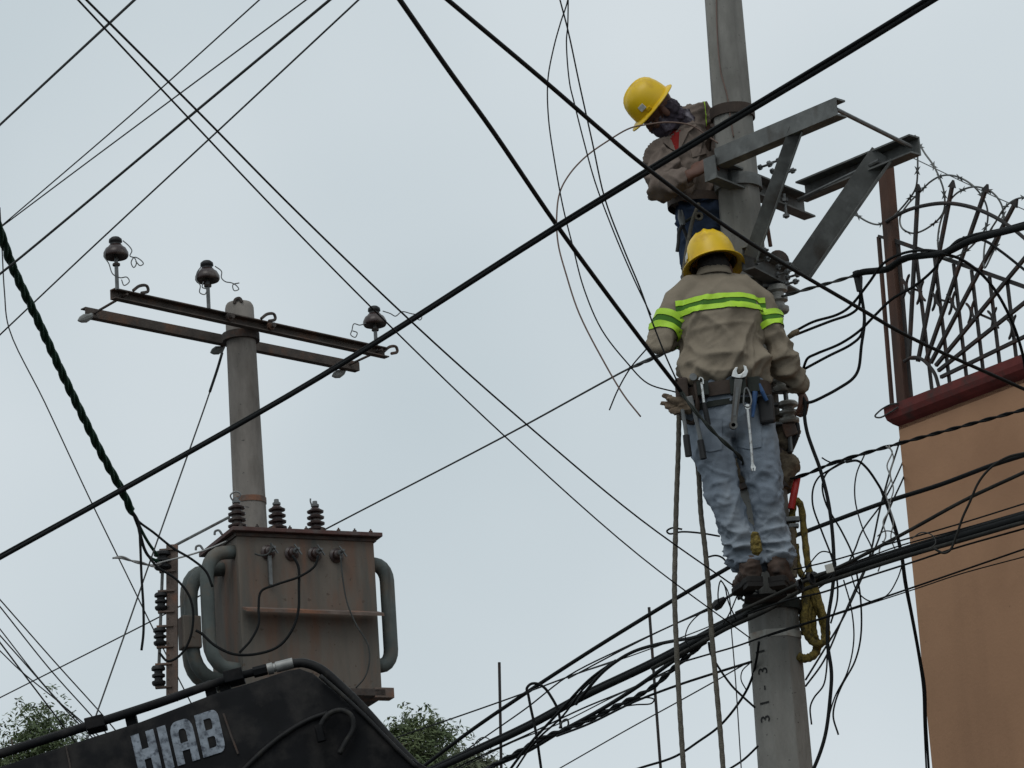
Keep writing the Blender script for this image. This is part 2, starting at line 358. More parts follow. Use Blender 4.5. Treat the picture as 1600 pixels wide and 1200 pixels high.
def brace(p0, p1, sc=1.0, nm='brace'):
    MB().beam(p0, p1, _F * -1, [(x * sc, y * sc) for x, y in ang]).build(nm, 'galvanised', fr)
brace(a0 + (a1 - a0) * 0.66 - UP * 0.03 - cdir * 0.03, l0 + cdir * 0.04 + V((-0.01, -0.05, -0.01)), 0.9)
brace(b0 + (b1 - b0) * 0.75 + UP * 0.01 - cdir * 0.03, l1 + V((0.03, -0.03, 0.03)), 1.55)
MB().tube([b0 + V((-.02, -.02, -.05)), b0.lerp(b1, .72) + V((-.02, -.02, -.02))], 0.012, 8).build('stay_rod', 'dull_steel', fr)
MB().tube([a1 + adir * -0.03 - UP * 0.0, b1 + adir * -0.03 + UP * 0.0], 0.011, 8).build('tie_bar', 'dull_steel', fr)
def bolt(p, d, ln=0.09, r=0.011):
    d = V(d).normalized(); r = r * .8; m = MB(); m.lathe(V(p), d, [(-ln / 2, r * .7), (ln / 2, r * .7)], 8)
    m.lathe(V(p) + d * (ln * .18), d, [(0, r * 1.7), (0.016, r * 1.7)], 6); m.lathe(V(p) - d * (ln * .45), d, [(0, r * 1.7), (0.014, r * 1.7)], 6)
    m.build('bolt', 'dull_steel', fr)
nb = V((cdir.y, -cdir.x, 0)).normalized()
if nb.y > 0: nb = -nb
for px, py in ((1200, 256), (1205, 268), (1186, 262), (1222, 272)): bolt(PP(px, py, c0, nb) + nb * 0.04, nb)
for px, py in ((1178, 397), (1181, 410), (1214, 418), (1213, 430), (1229, 434), (1226, 445)): bolt(PP(px, py, l0, nb) + nb * 0.04, nb)
bolt(PP(1227, 322, b0, nb), UP, 0.13, 0.013)
# bands that clamp the frame to the pole
for zc in (zA - 0.055, zL):
    MB().ring_loft([[pole_axis(z) + V((math.cos(2 * math.pi * k / 20) * pole_r(z) * g, math.sin(2 * math.pi * k / 20) * pole_r(z) * g, 0)) for k in range(20)] for z, g in ((zc - .03, 1.0), (zc - .03, 1.10), (zc + .03, 1.10), (zc + .03, 1.0))], cap=False).build('pole_band', 'galvanised', fr)
m = MB().lathe(P(1212, 412, 18.12), V((0.3, -1, 0)), [(-.05, .0), (-.05, .055), (.05, .055), (.05, .0)], 18).build('round_cap', 'dark_rust', fr)
MB().tube([P(1196, 335, 18.1), P(1204, 385, 18.1)], 0.010, 8).build('sleeve_rod', 'post_rust', fr)
# ================================================================== secondary rack with grey spool insulators on the main pole
rk = thing('insulator_rack', 'upright rod with grey spool insulators on the pole beside the standing lineman', 'insulator rack', P(1236, 706, 17.95))
rod = [P(1214, 440, 17.9), P(1222, 560, 17.9), P(1232, 660, 17.9), P(1236, 706, 17.9)]
MB().tube(catmull(rod, 4), 0.012, 8).build('rod', 'dull_steel', rk)
def spool(parent, p, r, h, m, axis=UP, nm='spool_insulator', n=18):
    pr = [(-h * .5, r * .3), (-h * .5, r * .85), (-h * .42, r), (-h * .30, r), (-h * .24, r * .62), (-h * .12, r * .6), (-h * .06, r * .95), (h * .06, r * .95), (h * .12, r * .6), (h * .24, r * .62), (h * .30, r), (h * .42, r), (h * .5, r * .85), (h * .5, r * .3)]
    return MB().lathe(p, axis, pr, n).build(nm, m, parent, smooth='auto')
for px, py, h in ((1216, 468, .14), (1222, 594, .12), (1232, 645, .11)):
    spool(rk, P(px, py, 17.9), 0.05, h, 'grey_porcelain')
for px, py in ((1206, 447), (1207, 490), (1212, 575), (1216, 612), (1220, 632), (1226, 662)):
    p = P(px, py, 17.9); MB().box(p, (0.045, 0, 0), (0, 0.02, 0), (0, 0, 0.006)).build('lug', 'dull_steel', rk)
MB().box(P(1197, 540, 17.93), (0.02, 0, 0), (0, 0.012, 0), P(1197, 440, 17.93) - P(1197, 540, 17.93)).build('back_strap', 'galvanised', rk)
# ================================================================== left pole, its crossarms and pin insulators
YQ = 25.6
_qb, _qt = P(389.5, 780, YQ), P(374, 482, YQ)
def qax(z): return _qb + (_qt - _qb) * ((z - _qb.z) / (_qt.z - _qb.z))
def qr(z): return (25.5 / ppm(_qb)) + ((22.5 / ppm(_qt)) - (25.5 / ppm(_qb))) * ((z - _qb.z) / (_qt.z - _qb.z))
lp = thing('round_pole', 'round weathered concrete pole standing behind the old transformer', 'utility pole', qax(0))
zt = _qt.z
def qring(z, r, n=24): c = qax(z); return [c + V((math.cos(2 * math.pi * k / n) * r, math.sin(2 * math.pi * k / n) * r, 0)) for k in range(n)]
rings = [qring(z, qr(z)) for z in [i * zt / 24 for i in range(25)]]
for h, g in ((0.02, .95), (0.035, .86), (0.045, .6), (0.05, .2)): rings.append(qring(zt + h, qr(zt) * g))
MB().ring_loft(rings).build('shaft', 'old_concrete', lp, smooth='auto')
zc = P(388, 778, YQ - .1).z
MB().ring_loft([qring(zc + dz, qr(zc) * g) for dz, g in ((-.02, 1.0), (-.02, 1.05), (.02, 1.05), (.02, 1.0))], cap=False).build('rusty_band', 'rusty_steel', lp)
MB().tube(catmull([P(366, 474, 25.5), P(368, 468, 25.5), P(374, 466, 25.5), P(378, 472, 25.5)], 4), .012, 6).build('lifting_eye', 'dark_rust', lp)
ca = thing('double_crossarm', 'pair of rusty steel channel crossarms bolted across the round pole top', 'crossarm', P(374, 510, 25.6))
zn = P(388, 503, 25.40).z
n0, n1 = PZ(176, 459, zn), PZ(604, 552, zn)
# the arms run parallel on either side of the pole, one course lower behind
ndir = (n1 - n0).normalized(); nperp = V((-ndir.y, ndir.x, 0))
if nperp.y < 0: nperp = -nperp
f0, f1 = PZ(130, 488, zn), PZ(558, 574, zn)
MB().beam(n0, n1, UP, chan(0.055, 0.072, 0.008)).build('front_channel', 'weathered_steel', ca)
MB().beam(f0, f1, UP, mirror(chan(0.055, 0.066, 0.008))).build('rear_channel', 'weathered_steel', ca)
for t, s in ((0.035, 1), (0.965, 1)):
    MB().tube([n0.lerp(n1, t) - nperp * .05, f0.lerp(f1, t) + nperp * .05], .010, 6).build('spacer_bolt', 'dark_rust', ca)
MB().ring_loft([qring(zn + dz, qr(zn) * g) for dz, g in ((-.075, 1.0), (-.075, 1.28), (-.02, 1.28), (-.02, 1.0))], cap=False).build('pole_clamp', 'dark_rust', ca)
for t in (0.40, 0.55):
    p = n0.lerp(n1, t) - nperp * .045; MB().lathe(p, nperp, [(-.03, .018), (.0, .018), (.0, .03), (.02, .03)], 8).build('bolt', 'dark_rust', ca)
for px, py in ((208, 448), (408, 492), (600, 543)):
    p = PZ(px, py + 6, zn + .04)
    MB().tube(catmull([p, p + ndir * .06 + UP * .045, p + ndir * .12 + UP * .055, p + ndir * .13 + UP * .02, p + ndir * .07 - UP * .005], 5), .011, 6).build('shackle', 'dark_rust', ca)
for px, py in ((140, 495), (346, 545), (535, 582)):
    p = PZ(px, py, zn - .05); q = p - ndir * .10 - UP * .045
    MB().tube([p + ndir * .02 + UP * .02, p, p.lerp(q, .4), p.lerp(q, .8), q], [.014, .022, (.032, .017), (.022, .013), .006], 10).build('strain_clevis', 'lamp_glass', ca)
def pin_insulator(px, pytop, pybase, lab, tail):
    base = PZ(px, pybase, zn + .03); top = P(px, pytop, base.y); H = top.z - base.z
    o = thing('pin_insulator', lab, 'insulator', base, 'pin insulators on the double crossarm')
    MB().tube([base - UP * .02, base + UP * (H - .10)], .0135, 8).build('pin', 'dull_steel', o)
    MB().lathe(base + UP * (H * .42), UP, [(0, .014), (0, .026), (.015, .026), (.015, .014)], 8).build('nut', 'dark_rust', o)
    b = base + UP * (H - .15)
    MB().lathe(b, UP, [(.035, .02), (.012, .05), (0, .078), (.014, .086), (.035, .085), (.065, .070), (.078, .052), (.088, .046)], 24).build('skirt', 'brown_porcelain', o, smooth=True)
    MB().lathe(b + UP * .088, UP, [(0, .044), (.008, .038), (.018, .036), (.024, .046), (.044, .044), (.058, .028), (.062, .006)], 20).build('head', 'plastic_black', o, smooth=True)
    for t in tail:
        MB().tube(catmull([P(x, y, base.y - .06) for x, y in t], 5), .0042, 5).build('tie_wire', 'dull_steel', o)
pin_insulator(183, 370, 448, 'leftmost brown pin insulator on the double crossarm with curled tie wires',
    [[(192, 376), (202, 385), (206, 392), (203, 400), (210, 403), (213, 412), (209, 418), (205, 410), (210, 402), (218, 405), (224, 412), (219, 415), (212, 408)], [(166, 392), (164, 402), (170, 412), (176, 428), (188, 434), (198, 433), (202, 440), (194, 446), (190, 437)]])
pin_insulator(326, 407, 478, 'brown pin insulator nearest the pole top on the double crossarm',
    [[(336, 416), (346, 424), (346, 434), (352, 440), (362, 442), (369, 446), (373, 452), (366, 454), (364, 445), (374, 442)], [(314, 417), (308, 426), (307, 438), (313, 446), (312, 457), (320, 460), (323, 452), (316, 449), (318, 440)]])
pin_insulator(588, 478, 545, 'rightmost brown pin insulator, just left of the heavy diagonal cable',
    [[(598, 486), (610, 490), (618, 494), (628, 487), (642, 490), (652, 492), (659, 496), (656, 500), (650, 495), (658, 490)], [(572, 505), (562, 508), (553, 506), (550, 516), (548, 523), (555, 527), (558, 520), (551, 517)]])
# ================================================================== old three-phase transformer
TA = P(366, 824, 24.75)
TB = PZ(591, 834, TA.z)
tu = (TB - TA); TW = tu.length; tu.normalize(); tw = V((-tu.y, tu.x, 0))
TD = 0.66
_z = P(598, 1083, (TB.y)).z; TH = TA.z - _z - 0.05
def T(a, b, c): return TA + tu * a + tw * b + UP * c
tr = thing('transformer', 'weathered brown pole transformer with rust streaks, cooling pipes and porcelain bushings', 'transformer', T(TW / 2, TD / 2, -TH - .07))
i_ = 0.025
MB().box(T(TW / 2, TD / 2, -TH / 2 - .03), tu * (TW / 2 - i_), tw * (TD / 2 - i_), UP * (TH / 2)).build('tank', 'tank_paint', tr, bevel=0.012)
lid = MB().box(T(TW / 2, TD / 2, -.012), tu * (TW / 2 + .02), tw * (TD / 2 + .03), UP * .014).build('lid', 'lid_paint', tr, bevel=0.004)
MB().box(T(TW / 2, TD / 2, -.040), tu * (TW / 2 - .012), tw * (TD / 2 - .012), UP * .012).build('rim', 'dark_rust', tr)
for k in range(9):
    MB().lathe(T(.05 + k * (TW - .1) / 8, .01, .002), UP, [(0, .014), (.018, .014), (.018, .006), (.03, .006)], 6).build('lid_bolt', 'dark_rust', lid)
lg = -(TH * .535)
MB().add([T(.03, .0, lg + .02), T(TW - .03, .0, lg + .02), T(TW - .03, -.10, lg - .015), T(.03, -.10, lg - .015),
          T(.03, .0, lg + .006), T(TW - .03, .0, lg + .006), T(TW - .03, -.10, lg - .036), T(.03, -.10, lg - .036)],
         [(0, 1, 2, 3), (4, 7, 6, 5), (3, 2, 6, 7), (0, 3, 7, 4), (1, 5, 6, 2)]).build('ledge', 'rusty_steel', tr)
MB().box(T(TW * .58, .14, -TH - .055), tu * (TW * .40), tw * .17, UP * .025).build('base_channel', 'dark_rust', tr, bevel=.004)
MB().box(T(TW * .97, .02, -TH - .055), tu * .07, tw * .05, UP * .035).build('base_foot', 'rusty_steel', tr, bevel=.004)
def radpipe(a0, b, out, ztop, zbot, r, m='radiator_paint'):
    s = 1 if out > 0 else -1; o = abs(out); pts = [T(a0 - s * .03, b, ztop)]
    pts += [T(a0 + s * o * .35, b, ztop - .01)]
    for k in range(1, 6): an = k * math.pi / 10; pts.append(T(a0 + s * (o * .35 + o * .65 * math.sin(an)), b, ztop - .01 - o * .9 * (1 - math.cos(an))))
    for k in range(1, 5): pts.append(T(a0 + s * o, b, ztop - o * .9 + (zbot - ztop + 1.8 * o) * k / 5))
    for k in range(0, 6): an = k * math.pi / 10; pts.append(T(a0 + s * (o * .35 + o * .65 * math.cos(an)), b, zbot + .01 + o * .9 * (1 - math.sin(an))))
    pts.append(T(a0 - s * .03, b, zbot))
    return MB().tube(pts, r, 14).build('cooling_pipe', m, tr, smooth=True)
radpipe(i_, .10, -.20, -.14, -TH + .10, .047)
radpipe(i_, .33, -.24, -.20, -TH + .08, .047)
radpipe(i_, .53, -.20, -.16, -TH + .10, .045)
radpipe(TW - i_, .14, .125, -.17, -TH + .16, .05)
radpipe(TW - i_, .42, .10, -.17, -TH + .16, .05)
MB().box(T(-.23, .33, -TH * .62), tu * .065, tw * .06, UP * .11).build('pipe_cover', 'tank_paint', tr, bevel=.01)
def hv(px, tail):
    base = PP(px, 826, T(0, .16, 0), tw); base = T((base - TA).dot(tu), .16, .0)
    pr = [(0, .055), (.03, .05)]
    for k in range(4):
        h = .045 + k * .042; pr += [(h, .034), (h + .004, .062 - k * .002), (h + .014, .064 - k * .002), (h + .026, .036)]
    pr += [(.205, .03), (.21, .022)]
    o = MB().lathe(base, UP, pr, 22).build('high_voltage_bushing', 'brown_porcelain', tr, smooth='auto')
    MB().lathe(base + UP * .205, UP, [(0, .015), (.012, .028), (.026, .028), (.03, .018), (.05, .016), (.05, .004)], 10).build('terminal', 'dull_steel', o)
    if tail: MB().tube(catmull([base + UP * .24] + [P(x, y, base.y) for x, y in tail], 5), .006, 5).build('wire_stub', 'dull_steel', o)
hv(371, [(364, 782), (360, 774), (368, 768), (376, 772), (372, 780)]); hv(434, None); hv(494, [(489, 792), (485, 784), (485, 779)])
def lv(px, py):
    p = PP(px, py, T(0, 0, 0), tw); p = p + tw * i_
    o = MB().lathe(p, -tw, [(0, .048), (.012, .05), (.02, .034), (.05, .030), (.055, .022)], 16).build('low_voltage_bushing', 'brown_porcelain', tr, smooth='auto')
    m = MB().tube([p - tw * .04, p - tw * .15], .009, 8)
    m.lathe(p - tw * .08, -tw, [(0, .02), (.014, .02)], 6); m.tube([p - tw * .12 - UP * .035 + tu * .03, p - tw * .12 + UP * .035 - tu * .02], .007, 6)
    m.build('stud', 'dull_steel', o)
    return p
lvp = [lv(x, y) for x, y in ((420, 862), (457, 864), (493, 865), (527, 867))]
MB().box(lvp[0] - tw * .03 - UP * .12, tu * .012, tw * .012, UP * .11).build('drop_link', 'dull_steel', tr)
for px, py, b in ((347, 826, .2), (308, 853, .6)):
    p = T(-.018, b, .004); MB().tube(catmull([p, p + V((-.02, 0, .03)), p + V((-.045, 0, .025)), p + V((-.05, 0, 0))], 4), .008, 6).build('lid_hook', 'dull_steel', lid)
# ================================================================== secondary rack of dark spools left of the transformer
YK = 24.9
k0, k1 = P(269, 852, YK), P(269, 1095, YK)
kr = thing('secondary_rack', 'brown steel upright with four dark spool insulators left of the transformer', 'insulator rack', k1)
MB().beam(k1, k0, V((0, -1, 0)), mirror(chan(.075, .05, .008))).build('upright', 'rusty_steel', kr)
for py, r, h in ((876, .058, .12), (940, .044, .115), (995, .044, .115), (1056, .046, .13)):
    x = 254 - (py - 876) * .035
    spool(kr, P(x, py, YK - .02), r, h, 'plastic_black')
    for d in (-1, 1):
        p = P(x + 8, py + d * (h * .5 * 230 + 3), YK - .02); MB().box(p, (.055, 0, 0), (0, .02, 0), (0, 0, .006)).build('lug', 'rusty_steel', kr)
MB().tube([P(255, 860, YK - .02), P(247, 1076, YK - .02)], .011, 8).build('spindle', 'galvanised', kr)
for k in range(10):
    p = P(263, 910 + k * 19, YK - .045); MB().lathe(p, (0, -1, 0), [(0, .008), (.006, .008)], 6).build('rivet', 'dark_rust', kr)
MB().tube([P(272, 853, YK), P(358, 808, 25.45)], .010, 6).build('stay_bar', 'galvanised', kr)
# ================================================================== truck crane boom
YC = 13.5
cr = thing('crane_boom', 'black painted truck crane boom knuckle with white worn lettering and hose', 'crane', P(60, 1400, YC))
prof = [(-330, 1300), (-150, 1243), (0, 1196), (131, 1154), (219, 1126), (332, 1083), (394, 1064), (448, 1046), (468, 1043), (488, 1050), (528, 1082), (572, 1122), (632, 1177), (669, 1198), (760, 1290), (840, 1390), (700, 1470), (560, 1390), (330, 1330), (100, 1360), (-330, 1470)]
body = MB().prism([P(x, y, YC) for x, y in prof], (0, 0.42, 0)).build('boom', 'crane_paint', cr, bevel=.022, smooth='auto')
# raised side plate over the knuckle with welded edge
plate = [(372, 1215), (412, 1172), (448, 1142), (486, 1120), (512, 1112), (540, 1104), (562, 1110), (610, 1155), (652, 1197), (700, 1250), (600, 1330), (420, 1300)]
MB().prism([P(x, y, YC - .012) for x, y in plate], (0, 0.02, 0)).build('knuckle_plate', 'crane_paint', cr, bevel=.006)
def phose(pts, w, nm, m, Y, Y1=None):
    q = catmull([P(x, y, Y if Y1 is None else Y + (Y1 - Y) * i / (len(pts) - 1)) for i, (x, y) in enumerate(pts)], 6)
    return MB().tube(q, w / 2 / ppm(q[0]), 10).build(nm, m, cr, smooth=True)
phose([(-300, 1272), (-100, 1210), (0, 1179), (131, 1137), (249, 1099), (350, 1063), (394, 1051), (415, 1046)], 13, 'hydraulic_pipe', 'crane_paint', YC + .05)
phose([(-300, 1264), (-100, 1203), (0, 1173), (130, 1132), (250, 1093), (330, 1065)], 6, 'hydraulic_pipe', 'rubber', YC + .16)
phose([(455, 1037), (475, 1036), (500, 1045), (530, 1070), (570, 1110), (610, 1155), (645, 1192), (700, 1250)], 15, 'hose', 'rubber', YC + .05)
phose([(500, 1056), (530, 1082), (572, 1121), (614, 1164), (652, 1200)], 7, 'hose', 'rubber', YC - .02)
f0_, f1_ = P(418, 1046, YC + .05), P(458, 1036, YC + .05); fd = (f1_ - f0_).normalized(); fl = (f1_ - f0_).length
MB().lathe(f0_, fd, [(0, .014), (0, .021), (.02, .021), (.022, .016), (.03, .016), (.032, .02), (fl, .02), (fl, .014)], 14).build('hose_fitting', 'fitting', cr, smooth='auto')
f2 = P(396, 1051, YC + .05); MB().lathe(f2, fd, [(0, .02), (.05, .02)], 6).build('pipe_nut', 'crane_paint', cr)
for px, py in ((366, 1059), (150, 1132)):
    p = P(px, py, YC + .08); MB().box(p, fd * .035, (0, .05, 0), fd.cross(V((0, 1, 0))) * .022).build('pipe_clip', 'crane_paint', cr, bevel=.004)
for px, py in ((330, 1076), (352, 1070), (205, 1118)):
    MB().box(P(px, py + 5, YC + .1), fd * .02, (0, .03, 0), fd.cross(V((0, 1, 0))) * .03).build('pipe_bracket', 'crane_paint', cr)
phose([(498, 1148), (503, 1130), (514, 1116), (532, 1110), (548, 1118), (552, 1138), (540, 1160), (530, 1178)], 9, 'hose_loop', 'rubber', YC - .045)
phose([(368, 1216), (408, 1176), (446, 1146), (484, 1124), (512, 1114)], 8, 'hose', 'rubber', YC - .02)
MB().lathe(P(500, 1146, YC - .05), fd.cross(V((0, 1, 0))), [(-.03, .016), (.03, .016)], 8).build('hose_end', 'crane_paint', cr)
MB().tube([P(349, 1115, YC - .004), P(362, 1152, YC - .004), P(372, 1178, YC - .004)], .004, 5).build('weld_seam', 'dark_rust', cr)
MB().tube([P(103, 1165, YC - .004), P(110, 1200, YC - .004)], .0035, 5).build('weld_seam', 'dark_rust', cr)
# the four worn white letters
def rrect(x0, y0, x1, y1, r, cs=(1, 1, 1, 1), n=4):
    out = []
    for (cx, cy, a0), on in zip(((x1 - r, y1 - r, 0), (x0 + r, y1 - r, 90), (x0 + r, y0 + r, 180), (x1 - r, y0 + r, 270)), cs):
        if on: out += [(cx + r * math.cos(R(a0 + 90 * k / n)), cy + r * math.sin(R(a0 + 90 * k / n))) for k in range(n + 1)]
        else: out.append((cx + (r if a0 in (0, 270) else -r), cy + (r if a0 in (0, 90) else -r)))
    return out
letters = {
    'H': [[(0, 0), (.3, 0), (.3, .38), (.55, .38), (.55, 0), (.85, 0), (.85, 1), (.55, 1), (.55, .62), (.3, .62), (.3, 1), (0, 1)]],
    'I': [[(0, 0), (.32, 0), (.32, 1), (0, 1)]],
    'A': [[(0, 0), (.28, 0), (.28, .30), (.56, .30), (.56, 0), (.84, 0)] + rrect(0, 0, .84, 1, .26, (1, 1, 0, 0))[:10], rrect(.28, .48, .56, .80, .10, (1, 1, 0, 0))],
    'B': [rrect(0, 0, .86, 1, .2, (1, 0, 0, 1)), rrect(.29, .16, .57, .42, .07, (1, 0, 0, 1)), rrect(.29, .58, .57, .84, .07, (1, 0, 0, 1))]}
lx = 0
LO, LX, LY = V((219, 1216, 0)), V((143, -46, 0)) / 3.45, V((-15, -66, 0))
for ch in 'HIAB':
    cu = bpy.data.curves.new('l', 'CURVE'); cu.dimensions = '2D'; cu.fill_mode = 'BOTH'
    for poly in letters[ch]:
        s = cu.splines.new('POLY'); s.points.add(len(poly) - 1); s.use_cyclic_u = True
        for q, (x, y) in zip(s.points, poly): q.co = (x, y, 0, 1)
    tmp = bpy.data.objects.new('tmp', cu); COL.objects.link(tmp); dg = bpy.context.evaluated_depsgraph_get(); dg.update()
    me = bpy.data.meshes.new_from_object(tmp.evaluated_get(dg)); bpy.data.objects.remove(tmp)
    org = world_loc(cr)
    for v in me.vertices:
        q = LO + LX * (lx + v.co.x) + LY * v.co.y; v.co = P(q.x, q.y, YC - .004) - org
    me.materials.clear(); me.materials.append(MAT['decal'])
    o = bpy.data.objects.new('letter', me); COL.objects.link(o); o.parent = cr
    lx += {'H': .98, 'I': .44, 'A': .97, 'B': 1}[ch]
# ================================================================== building with red coping
KB = P(1388, 634, 20.0)
KR = PZ(1600, 552, KB.z)
wd = (KR - KB).normalized(); wn_ = V((wd.y, -wd.x, 0))
if wn_.y > 0: wn_ = -wn_
bk = -wn_                          # into the building
bd = thing('building', 'tan plastered building corner with dark red coping behind the cables', 'building', V((KB.x, KB.y, 0)) + wd * .07 + bk * .05)
zc = KB.z
w0 = KB + wd * .012 + bk * .05
L_, D_ = 6.5, 7.0
def bw(a, b, z): q = w0 + wd * a + bk * b; return V((q.x, q.y, z))
MB().add([bw(0, 0, 0), bw(L_, 0, 0), bw(L_, D_, 0), bw(0, D_, 0), bw(0, 0, zc - .1), bw(L_, 0, zc - .1), bw(L_, D_, zc - .1), bw(0, D_, zc - .1)],
         [(0, 1, 5, 4), (1, 2, 6, 5), (2, 3, 7, 6), (3, 0, 4, 7), (4, 5, 6, 7), (0, 3, 2, 1)]).build('wall', 'plaster', bd)
cprof = [(-.05, 0), (-.05, -.045), (-.042, -.075), (-.02, -.10), (0.0, -.115), (0.0, -.135), (.05, -.135), (.18, -.135), (.18, 0)]
rings = []
for a, b in ((0, 0), (L_, 0), (L_, D_), (0, D_)):
    sa = -1 if a == 0 else 1; sb = -1 if b == 0 else 1
    rings.append([w0 + wd * (a + (-sa) * (o_) if a == 0 else a - o_) + bk * (b + (-sb) * o_ if b == 0 else b - o_) + UP * h for o_, h in cprof])
rings.append(rings[0])
MB().ring_loft(rings, cap=False).build('coping', 'cornice_red', bd)
# ================================================================== wrought-iron fence standing on the coping
fo = KB + bk * .09
def Fp(px, py): return PP(px, py, fo, wn_)
fe = thing('iron_fence', 'black wrought-iron fence with fan of arrow-tipped bars on the red coping', 'fence', Fp(1470, 610))
def fbar(a, b, r=.0085, nm='bar', m='iron', sq=True, lift=0.0):
    p, q = Fp(*a) + wn_ * lift, Fp(*b) + wn_ * lift; t = (q - p).normalized(); s = wn_; u = t.cross(s)
    c = (p + q) / 2; return MB().box(c, t * ((q - p).length / 2), s * r, u * r).build(nm, m, fe)
fbar((1384, 262), (1414, 628), .032, 'post', 'post_rust')
fbar((1373, 370), (1394, 634), .009, 'post_slim', 'post_rust')
fbar((1373, 369), (1386, 373), .008, 'rail')
fbar((1398, 376), (1640, 462), .011, 'rail')
fbar((1422, 560), (1432, 560), .008, 'rail')
for x0, x1, y0, y1 in ((1402, 1424, 378, 620), (1431, 1456, 396, 608), (1460, 1484, 400, 600), (1490, 1510, 412, 588), (1518, 1536, 422, 578), (1546, 1562, 432, 568), (1574, 1588, 442, 560)):
    fbar((x0, y0), (x1, y1), .0075)
fan = [((1438, 300), (1424, 562)), ((1491, 294), (1438, 566)), ((1543, 300), (1450, 566)), ((1588, 322), (1458, 568)), ((1640, 362), (1466, 572)), ((1660, 430), (1470, 580)), ((1660, 500), (1474, 590))]
for i, (a, b) in enumerate(fan):
    fbar(b, a, .009, 'fan_bar', lift=.018)
    p, q = Fp(*a), Fp(*b); t = (p - q).normalized(); u = t.cross(wn_); p = p + wn_ * .018
    MB().prism([p - u * .026 - wn_ * .008, p + t * .042 - wn_ * .008, p + u * .026 - wn_ * .008], wn_ * .016).build('arrow_tip', 'iron', fe)
# the fence goes on along the coping past the picture's edge
_fs = Fp(1650, 560); _fs = V((_fs.x, _fs.y, KB.z))
for k in range(16):
    b_ = _fs + wd * (.12 + .16 * k); MB().box(b_ + UP * .42, wd * .0075, wn_ * .0075, UP * .42).build('bar', 'iron', fe)
MB().box(_fs + wd * 1.3 + UP * .80, wd * 1.35, wn_ * .011, UP * .011).build('rail', 'iron', fe)
MB().box(_fs + wd * 2.72 + UP * .55, wd * .032, wn_ * .032, UP * .55).build('post', 'post_rust', fe)
def farc(pts, w, nm='arch'): MB().tube(catmull([Fp(*p) + wn_ * .034 for p in pts], 6), w, 8).build(nm, 'iron', fe)
farc([(1392, 348), (1420, 332), (1450, 323), (1485, 319), (1520, 324), (1550, 335), (1580, 352), (1620, 385), (1660, 430)], .011)
farc([(1420, 566), (1432, 560), (1446, 562), (1458, 572), (1468, 586), (1474, 606)], .010)
for i, (x, y) in enumerate(((1420, 448), (1442, 458), (1466, 468), (1492, 474), (1522, 488), (1556, 500), (1586, 512))):
    c = Fp(x, y) + wn_ * .02; u = wd
    m = MB()
    for s in (-1, 1):
        m.tube(catmull([c + u * s * .035 + UP * .06, c + u * s * .012 + UP * .03, c + u * s * .004, c + u * s * .012 - UP * .03, c + u * s * .035 - UP * .06], 4), [.003] + [.008] * 15 + [.003], 6)
    m.build('scroll', 'iron', fe)
for a, b in (((1424, 450), (1440, 456)), ((1468, 468), (1490, 474)), ((1524, 488), (1552, 500))): fbar(a, b, .006, 'link')
# ================================================================== concertina wire along the fence top
cw = thing('razor_wire', 'coil of razor wire looping along the top of the iron fence', 'razor wire', Fp(1500, 420))
def coil(pts, w, nm, barb=9):
    q = catmull(pts, 8); MB().tube(q, w, 5).build(nm, 'razor', cw)
    m = MB(); L = 0; nxt = .05
    for a, b in zip(q, q[1:]):
        L += (b - a).length
        if L > nxt:
            nxt = L + .17; t = (b - a).normalized(); s = t.orthogonal().normalized()
            s2 = (s * .5 + t.cross(s)).normalized()
            for k in (-1, 1):
                m.prism([a - t * .012, a + t * .012, a + t * (.024 * k) + s2 * .016], s * .003); m.prism([a - t * .012, a + t * .012, a + t * (.024 * k) - s2 * .016], s * .003)
    m.build('barbs', 'razor', cw)['kind'] = 'stuff'
def Cp(l, off=0.0): return [Fp(x, y) + wn_ * (off + .03 * math.sin(i * 1.1)) for i, (x, y) in enumerate(l)]
coil(Cp([(1436, 224), (1450, 240), (1466, 264), (1474, 300), (1468, 330), (1450, 352), (1430, 365), (1416, 358), (1410, 340), (1416, 318), (1432, 298), (1450, 284), (1478, 275), (1506, 279), (1526, 294), (1537, 320), (1536, 350), (1526, 375), (1508, 398), (1480, 404), (1466, 388), (1461, 360), (1468, 335), (1488, 310), (1510, 298), (1530, 293), (1548, 300), (1560, 322), (1562, 360), (1552, 400), (1545, 420), (1540, 400), (1538, 370), (1550, 345), (1570, 322), (1600, 310), (1640, 318), (1660, 350)]), .0055, 'coil')
coil(Cp([(1440, 214), (1449, 240), (1449, 270), (1440, 296), (1420, 318), (1402, 340)], .05), .0055, 'coil')
coil(Cp([(1346, 288), (1343, 312), (1348, 332), (1360, 346), (1376, 352), (1392, 345)], .05), .0055, 'coil')
MB().tube([Fp(1412, 240), Fp(1500, 282), Fp(1560, 310), Fp(1640, 345)], .003, 5).build('tension_wire', 'razor', cw)
MB().tube(catmull([Fp(x, y) + wn_ * .10 for x, y in ((1424, 634), (1412, 636), (1396, 645), (1388, 654), (1396, 656), (1412, 648), (1424, 640))], 5), .005, 5).build('loose_end', 'wire_bare', cw)
